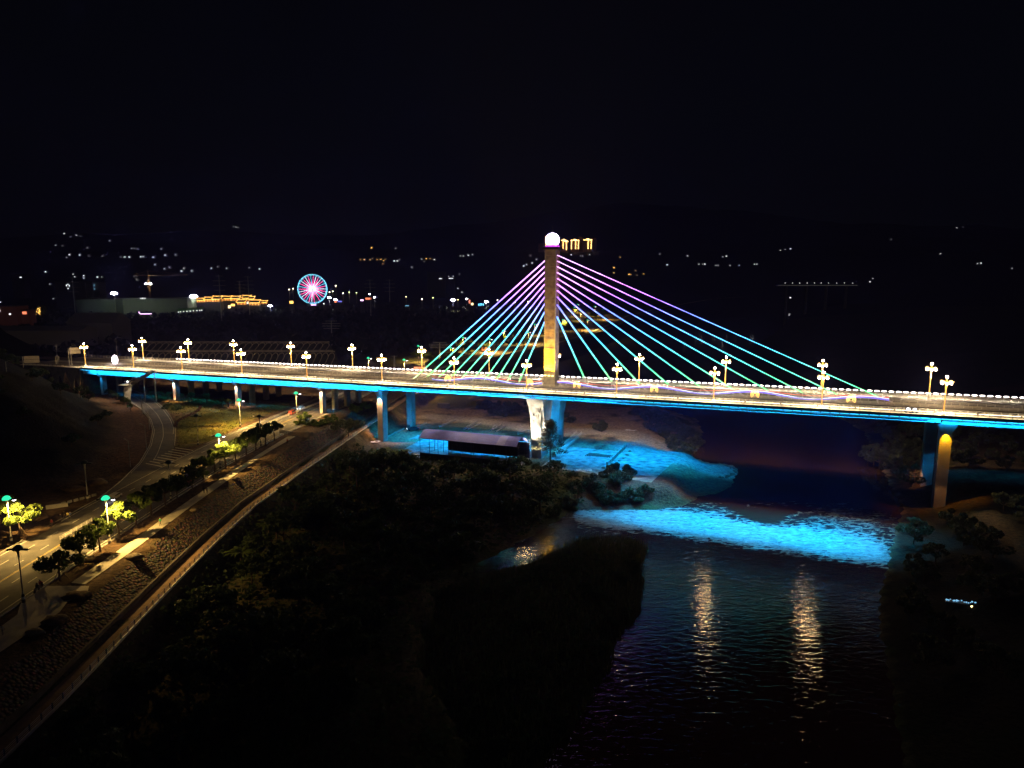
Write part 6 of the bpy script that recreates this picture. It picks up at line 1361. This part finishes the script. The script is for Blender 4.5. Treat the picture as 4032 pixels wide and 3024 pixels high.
# small far lights: houses with a lit window on the dark slopes
pl_ = [(258, 922), (282, 934), (306, 928), (322, 932), (226, 968), (252, 970), (351, 978), (282, 1006), (322, 1006), (271, 1015), (358, 1012), (411, 1010), (437, 951), (525, 981), (535, 981), (546, 982), (640, 982), (483, 1015), (499, 1015), (517, 1015), (562, 1013), (571, 1013), (611, 1016), (657, 1008), (699, 1008), (618, 1046), (297, 1081), (304, 1093), (340, 1090), (340, 1098), (393, 1097), (410, 1096), (548, 1105), (247, 1197), (16, 1192), (190, 1075), (207, 1122), (107, 1174), (222, 1180), (263, 1180), (207, 1260), (722, 1070), (762, 1073), (839, 1060), (864, 1055), (899, 1062), (987, 1056), (1027, 1062), (731, 1061), (655, 1064), (675, 1057),
  (923, 893), (932, 895), (941, 897), (1422, 1025), (1437, 1025), (1460, 1026), (1470, 1024), (1489, 1023), (1500, 1024), (1503, 1026), (1519, 1024), (1488, 1027), (1513, 1030), (1555, 1032), (1567, 1030), (1574, 1027), (1510, 1042), (1662, 1023), (1680, 1023), (1695, 1024), (1707, 1024), (1712, 1025), (1624, 1057), (1721, 1091), (1728, 1102), (1810, 1082), (1804, 1140), (1820, 1153), (1465, 980), (1560, 980), (1814, 1012), (1826, 1011), (1845, 1010), (1861, 1006), (1672, 1034), (1513, 1038),
  (2248, 1005), (2285, 1013), (2292, 1014), (2320, 1006), (2440, 1019), (2415, 1076), (2474, 1085), (2481, 1085), (2504, 1084), (2531, 1083), (2595, 1004), (2624, 1045), (2704, 1012), (2842, 1013), (2856, 1011), (2748, 1042), (2762, 1044), (2771, 1044), (2815, 1048), (2823, 1050), (2870, 1048), (2906, 1047), (2966, 1044), (2975, 1043), (3068, 988), (3087, 985), (3108, 982), (3503, 944), (3695, 1002), (3762, 899), (3787, 897), (3838, 1047), (3852, 1043), (3974, 1060), (3417, 1121), (3428, 1121), (3105, 1265-85), (2415, 1060), (2500, 1067), (2088, 1009), (2112, 1025), (2062, 1049), (2095, 1042), (2073, 1047)]
hm = MB(); hm.box(-5, 5, 0, 8, -3, 5); hm.prism([(-.6, 5), (4, 8), (8.6, 5)], -5.5, 5.5, lambda t, a, b: (t, a, b)); hmesh = hm.mesh('wall'); hmesh.materials.append(M['darkwall'])
wmw = {}
for nm, m_ in (('w', 'window_white'), ('y', 'gold_outline')):
    q = MB(); q.box(-1, 1, -.5, 0, -1, 1); qm = q.mesh('window'); qm.materials.append(M[m_]); wmw[nm] = qm
r = random.Random(2)
for i, (px, py) in enumerate(pl_):
    p = hit(px, py, 700, 4200) or (ray(px, py)[0]/ray(px, py)[1]*3000, 3000, zat(py, 3000)-2)
    x, y, z = p; sc2_ = y/2600; zz = zat(py, y); h_ = empty('farmhouse', (x, y-9, z)); yel = 1420 < px < 1520 or 1675 < px < 1712 or 2400 < px < 2540
    tag(h_, 'tiny house with one lit warm window on the dark far slope' if yel else 'tiny house with one lit white window on the dark far slope', 'house', 'far houses with a warm window' if yel else 'far houses with a white window')
    w_ = bpy.data.objects.new('wall', hmesh); col.objects.link(w_); w_.parent = h_; w_.scale = (max(.5, sc2_),)*3
    s2 = y/2600*(r.uniform(.5, 1.2) if r.random() < .7 else r.uniform(1.3, 2.0)); q = bpy.data.objects.new('window', wmw['y' if yel else 'w']); col.objects.link(q); q.parent = h_; q.location = (0, -.6, max(1.0, zz-z)); q.scale = (s2*1.25, 1, s2*.9)
# white ring sculpture and green-lit hedge far left; lit yellow tree
Y = 840; k = Y/(FPX*math.cos(PITCH)); m = MB(); x = (595-2016)*k; z = zat(1236, Y); m.tube([(-24*k, 0, 3.2), (-25*k, 0, 1.6), (-18*k, 0, 0), (24*k, 0, .2)], .55, 5); o = m.build('light_bar', 'pink_neon'); o.location = (x, Y, z); tag(o, 'bent pinkish white light bar low on the dark ground at left', 'light bar')
for q, px in enumerate((725, 733, 745, 758, 771, 783, 797, 808, 816)):
    x = (px-2016)*k; z = zat(1229-q*.9, Y); r_ = empty('lit_tree', (x, Y, z)); tag(r_, f'{ORD[q]} small green-lit tree in the curved row left of the pavilions', 'tree', 'small green-lit trees in a curved row'); m = MB(); m.tube([(0, 0, -1), (0, 0, 1)], .2, 4); m.build('trunk', 'bark', r_)
    m = MB(); leaves(m, (0, 0, 2.2), 1.9, 60, .5, r, 1); m.build('crown', 'leaf_green_lit', r_); m = MB(); m.ball((0, -1, .2), .75, 6, 4, sz=.7); m.build('uplight', 'window_white', r_)
x = (192-2016)*k; z = zat(1228, Y); r_ = empty('lit_tree', (x, Y, z)); tag(r_, 'round tree hung with small yellow lights at far left', 'tree'); m = MB(); m.tube([(0, 0, -6), (0, 0, 1)], .3, 5); m.build('trunk', 'bark', r_); m = MB(); leaves(m, (0, 0, 2.5), 6, 260, .7, r, .9); m.build('crown', 'leaf_d', r_)
for q in range(22): m = MB(); a = r.uniform(0, 6.28); m.ball((4.3*r.random()*math.cos(a), -4.5, 1.5+4.3*r.uniform(-1, 1)), r.uniform(.25, .55), 5, 4); m.build('bulb', 'gold_outline', r_)
# dark tree masses on the far shore
M['farleaf'] = mat('far dark foliage', (.03, .04, .02), .9)
mb = MB(); rr = random.Random(8)
C_ = np.array([(rr.uniform(-.75, .02), rr.uniform(500, 1150)) for _ in range(11000)]); C_[:, 0] *= C_[:, 1]
dd, sd = seg_dist(C_, LT); C_ = C_[(dd*sd > 34) & ~((C_[:, 1] < 560) & (C_[:, 0] > -110))]; fb_ = fbm(C_[:, 0]/30, C_[:, 1]/30)
for (x, y), nn in zip(C_, fb_):
    s = rr.uniform(1.0, 2.4); g = hz(x, y); hgt = 5+10*float(nn)
    p = np.array([x, y, g+hgt*rr.random()]); a = np.array([rr.gauss(0, 1) for _ in range(3)]); a /= np.linalg.norm(a); b = np.cross(a, [rr.gauss(0, 1) for _ in range(3)]); b /= np.linalg.norm(b)
    mb.quad(p-a*s-b*s, p+a*s-b*s, p+a*s+b*s, p-a*s+b*s)
for cx, w_, hh_ in ((1540, 60, 22), (1250, 0, 0)):
    if w_:
        for _ in range(900):
            Y = 960; kk = Y/(FPX*math.cos(PITCH)); t = rr.uniform(-1, 1); z = 16+hh_*(1-t*t)**.5*rr.random()**.5; s = rr.uniform(.8, 1.8); p = np.array([(cx-2016)*kk+t*w_*kk, Y+rr.uniform(-9, 9), z]); a = np.array([rr.gauss(0, 1) for _ in range(3)]); a /= np.linalg.norm(a); b = np.cross(a, [rr.gauss(0, 1) for _ in range(3)]); b /= np.linalg.norm(b)
            mb.quad(p-a*s-b*s, p+a*s-b*s, p+a*s+b*s, p-a*s+b*s)
o = mb.build('far_wood', 'farleaf'); tag(o, 'dark far-off wood between the bridge and the fairground lights', 'wood', kind='stuff')
# red-lit banner and notice board by the riverside road beyond the bridge
x, y = at(1655, 1452, 17); r_ = empty('banner', (x, y, 16.2), -.15); tag(r_, 'long low red-lit banner on the verge behind the far railing', 'banner'); m = MB(); m.box(-4.5, 4.5, -.1, .1, .8, 2.0); m.build('panel', 'red_sign', r_); m = MB(); [m.box(a-.08, a+.08, -.12, .12, 0, 2.1) for a in (-4.4, 0, 4.4)]; m.build('post', 'dark_rail', r_)
x, y = at(1906, 1382, 17); r_ = empty('notice_board', (x, y, hz(x, y)), 0); tag(r_, 'small reddish notice board beside the riverside promenade', 'sign'); m = MB(); m.box(-2.2, 2.2, -.1, .1, 1, 4.2); m.build('panel', mat('reddish board', (.35, .14, .10), .7), r_); m = MB(); [m.box(a-.1, a+.1, -.12, .12, 0, 4.3) for a in (-2, 2)]; m.build('post', 'dark_rail', r_)
# far promenade and the riverside ground strip
FP = offs([p for p in LT if p[1] > 380], 6); FQ = offs([p for p in LT if p[1] > 380], 2)
mb = MB(); a_ = resamp(FP, 60); b_ = resamp(FQ, 60)
for k_ in range(60): mb.v += [(*a_[k_], 16.6+max(0, (a_[k_][1]-900)*.01)), (*b_[k_], 16.6+max(0, (a_[k_][1]-900)*.01))]
for k_ in range(40): mb.f.append((2*k_, 2*k_+1, 2*k_+3, 2*k_+2))
struct(mb.build('far_promenade', 'paving'), 'pale promenade strip along the river beyond the bridge')
# blue-lit pond marker at lower right: the strip of small lamps on a moored pontoon
x, y = at(3795, 2330, 7.5); r_ = empty('lit_pontoon', (x, y, max(hz(x, y), 2)+.2), -.3); tag(r_, 'small pale-blue lit platform alone in the dark at lower right', 'platform'); m = MB(); m.box(-3.6, 3.6, -.7, .7, 0, .35); m.build('base', 'dark_rail', r_)
m = MB(); rr = random.Random(1)
for q in range(16): m.ball((-3.4+q*.45, rr.uniform(-.5, .5), .5+rr.uniform(0, .3)), rr.uniform(.12, .26), 5, 4)
m.build('lights', 'screen_blue', r_).name = 'light_cluster'; m = MB(); m.ball((1.2, -2.2, .6), .2, 6, 4); m.build('lamp', 'lampfar_y', r_)

# ------------------------------------------------------------------ glow haze, sky and added fill sun
HAZE = False
if HAZE_D > 0:
    m = bpy.data.materials.new('blue glow haze'); m.use_nodes = True; nt = m.node_tree; nt.nodes.clear(); ou = nt.nodes.new('ShaderNodeOutputMaterial'); pv = nt.nodes.new('ShaderNodeVolumePrincipled')
    pv.inputs['Density'].default_value = HAZE_D; pv.inputs['Color'].default_value = (.20, .22, .85, 1); pv.inputs['Anisotropy'].default_value = .0; nt.links.new(pv.outputs[0], ou.inputs['Volume'])  # volume added for the cable glow, its scatter colour tinted blue
    mb = MB(); mb.box(-3300, 3700, -90, 4500, -4, 620); o = mb.build('haze', m); o['kind'] = 'stuff'; o['label'] = 'thin blue glow haze over the whole valley'
    o.visible_shadow = True
w = bpy.data.worlds.new('World'); sc.world = w; w.use_nodes = True; nt = w.node_tree; bg = nt.nodes['Background']
sk = nt.nodes.new('ShaderNodeTexSky'); sk.sky_type = 'NISHITA'; sk.sun_disc = False; sk.sun_elevation = R(38); sk.sun_rotation = R(200)
nt.links.new(sk.outputs[0], bg.inputs[0]); bg.inputs[1].default_value = SKY
sl_ = bpy.data.lights.new('fill_sun', 'SUN'); sl_.energy = FILL_SUN; sl_.angle = R(.5); sl_.color = (.85, .92, 1)  # faint sun added to keep the tree crowns readable
so = bpy.data.objects.new('fill_sun', sl_); col.objects.link(so); so.rotation_euler = (R(52), 0, R(-20))
sc.view_settings.view_transform = 'Standard'; sc.view_settings.look = 'None'; sc.view_settings.exposure = 0; sc.view_settings.gamma = 1
sc.render.engine = 'CYCLES'; c = sc.cycles; c.use_denoising = True; c.max_bounces = 5; c.diffuse_bounces = 2; c.glossy_bounces = 3; c.transmission_bounces = 2; c.volume_bounces = 0; c.transparent_max_bounces = 4
c.sample_clamp_indirect = 20; c.sample_clamp_direct = 0; c.use_light_tree = True; c.light_sampling_threshold = .003; c.caustics_reflective = False; c.caustics_refractive = False
try: c.volume_step_rate = 8; c.volume_max_steps = 64
except Exception: pass
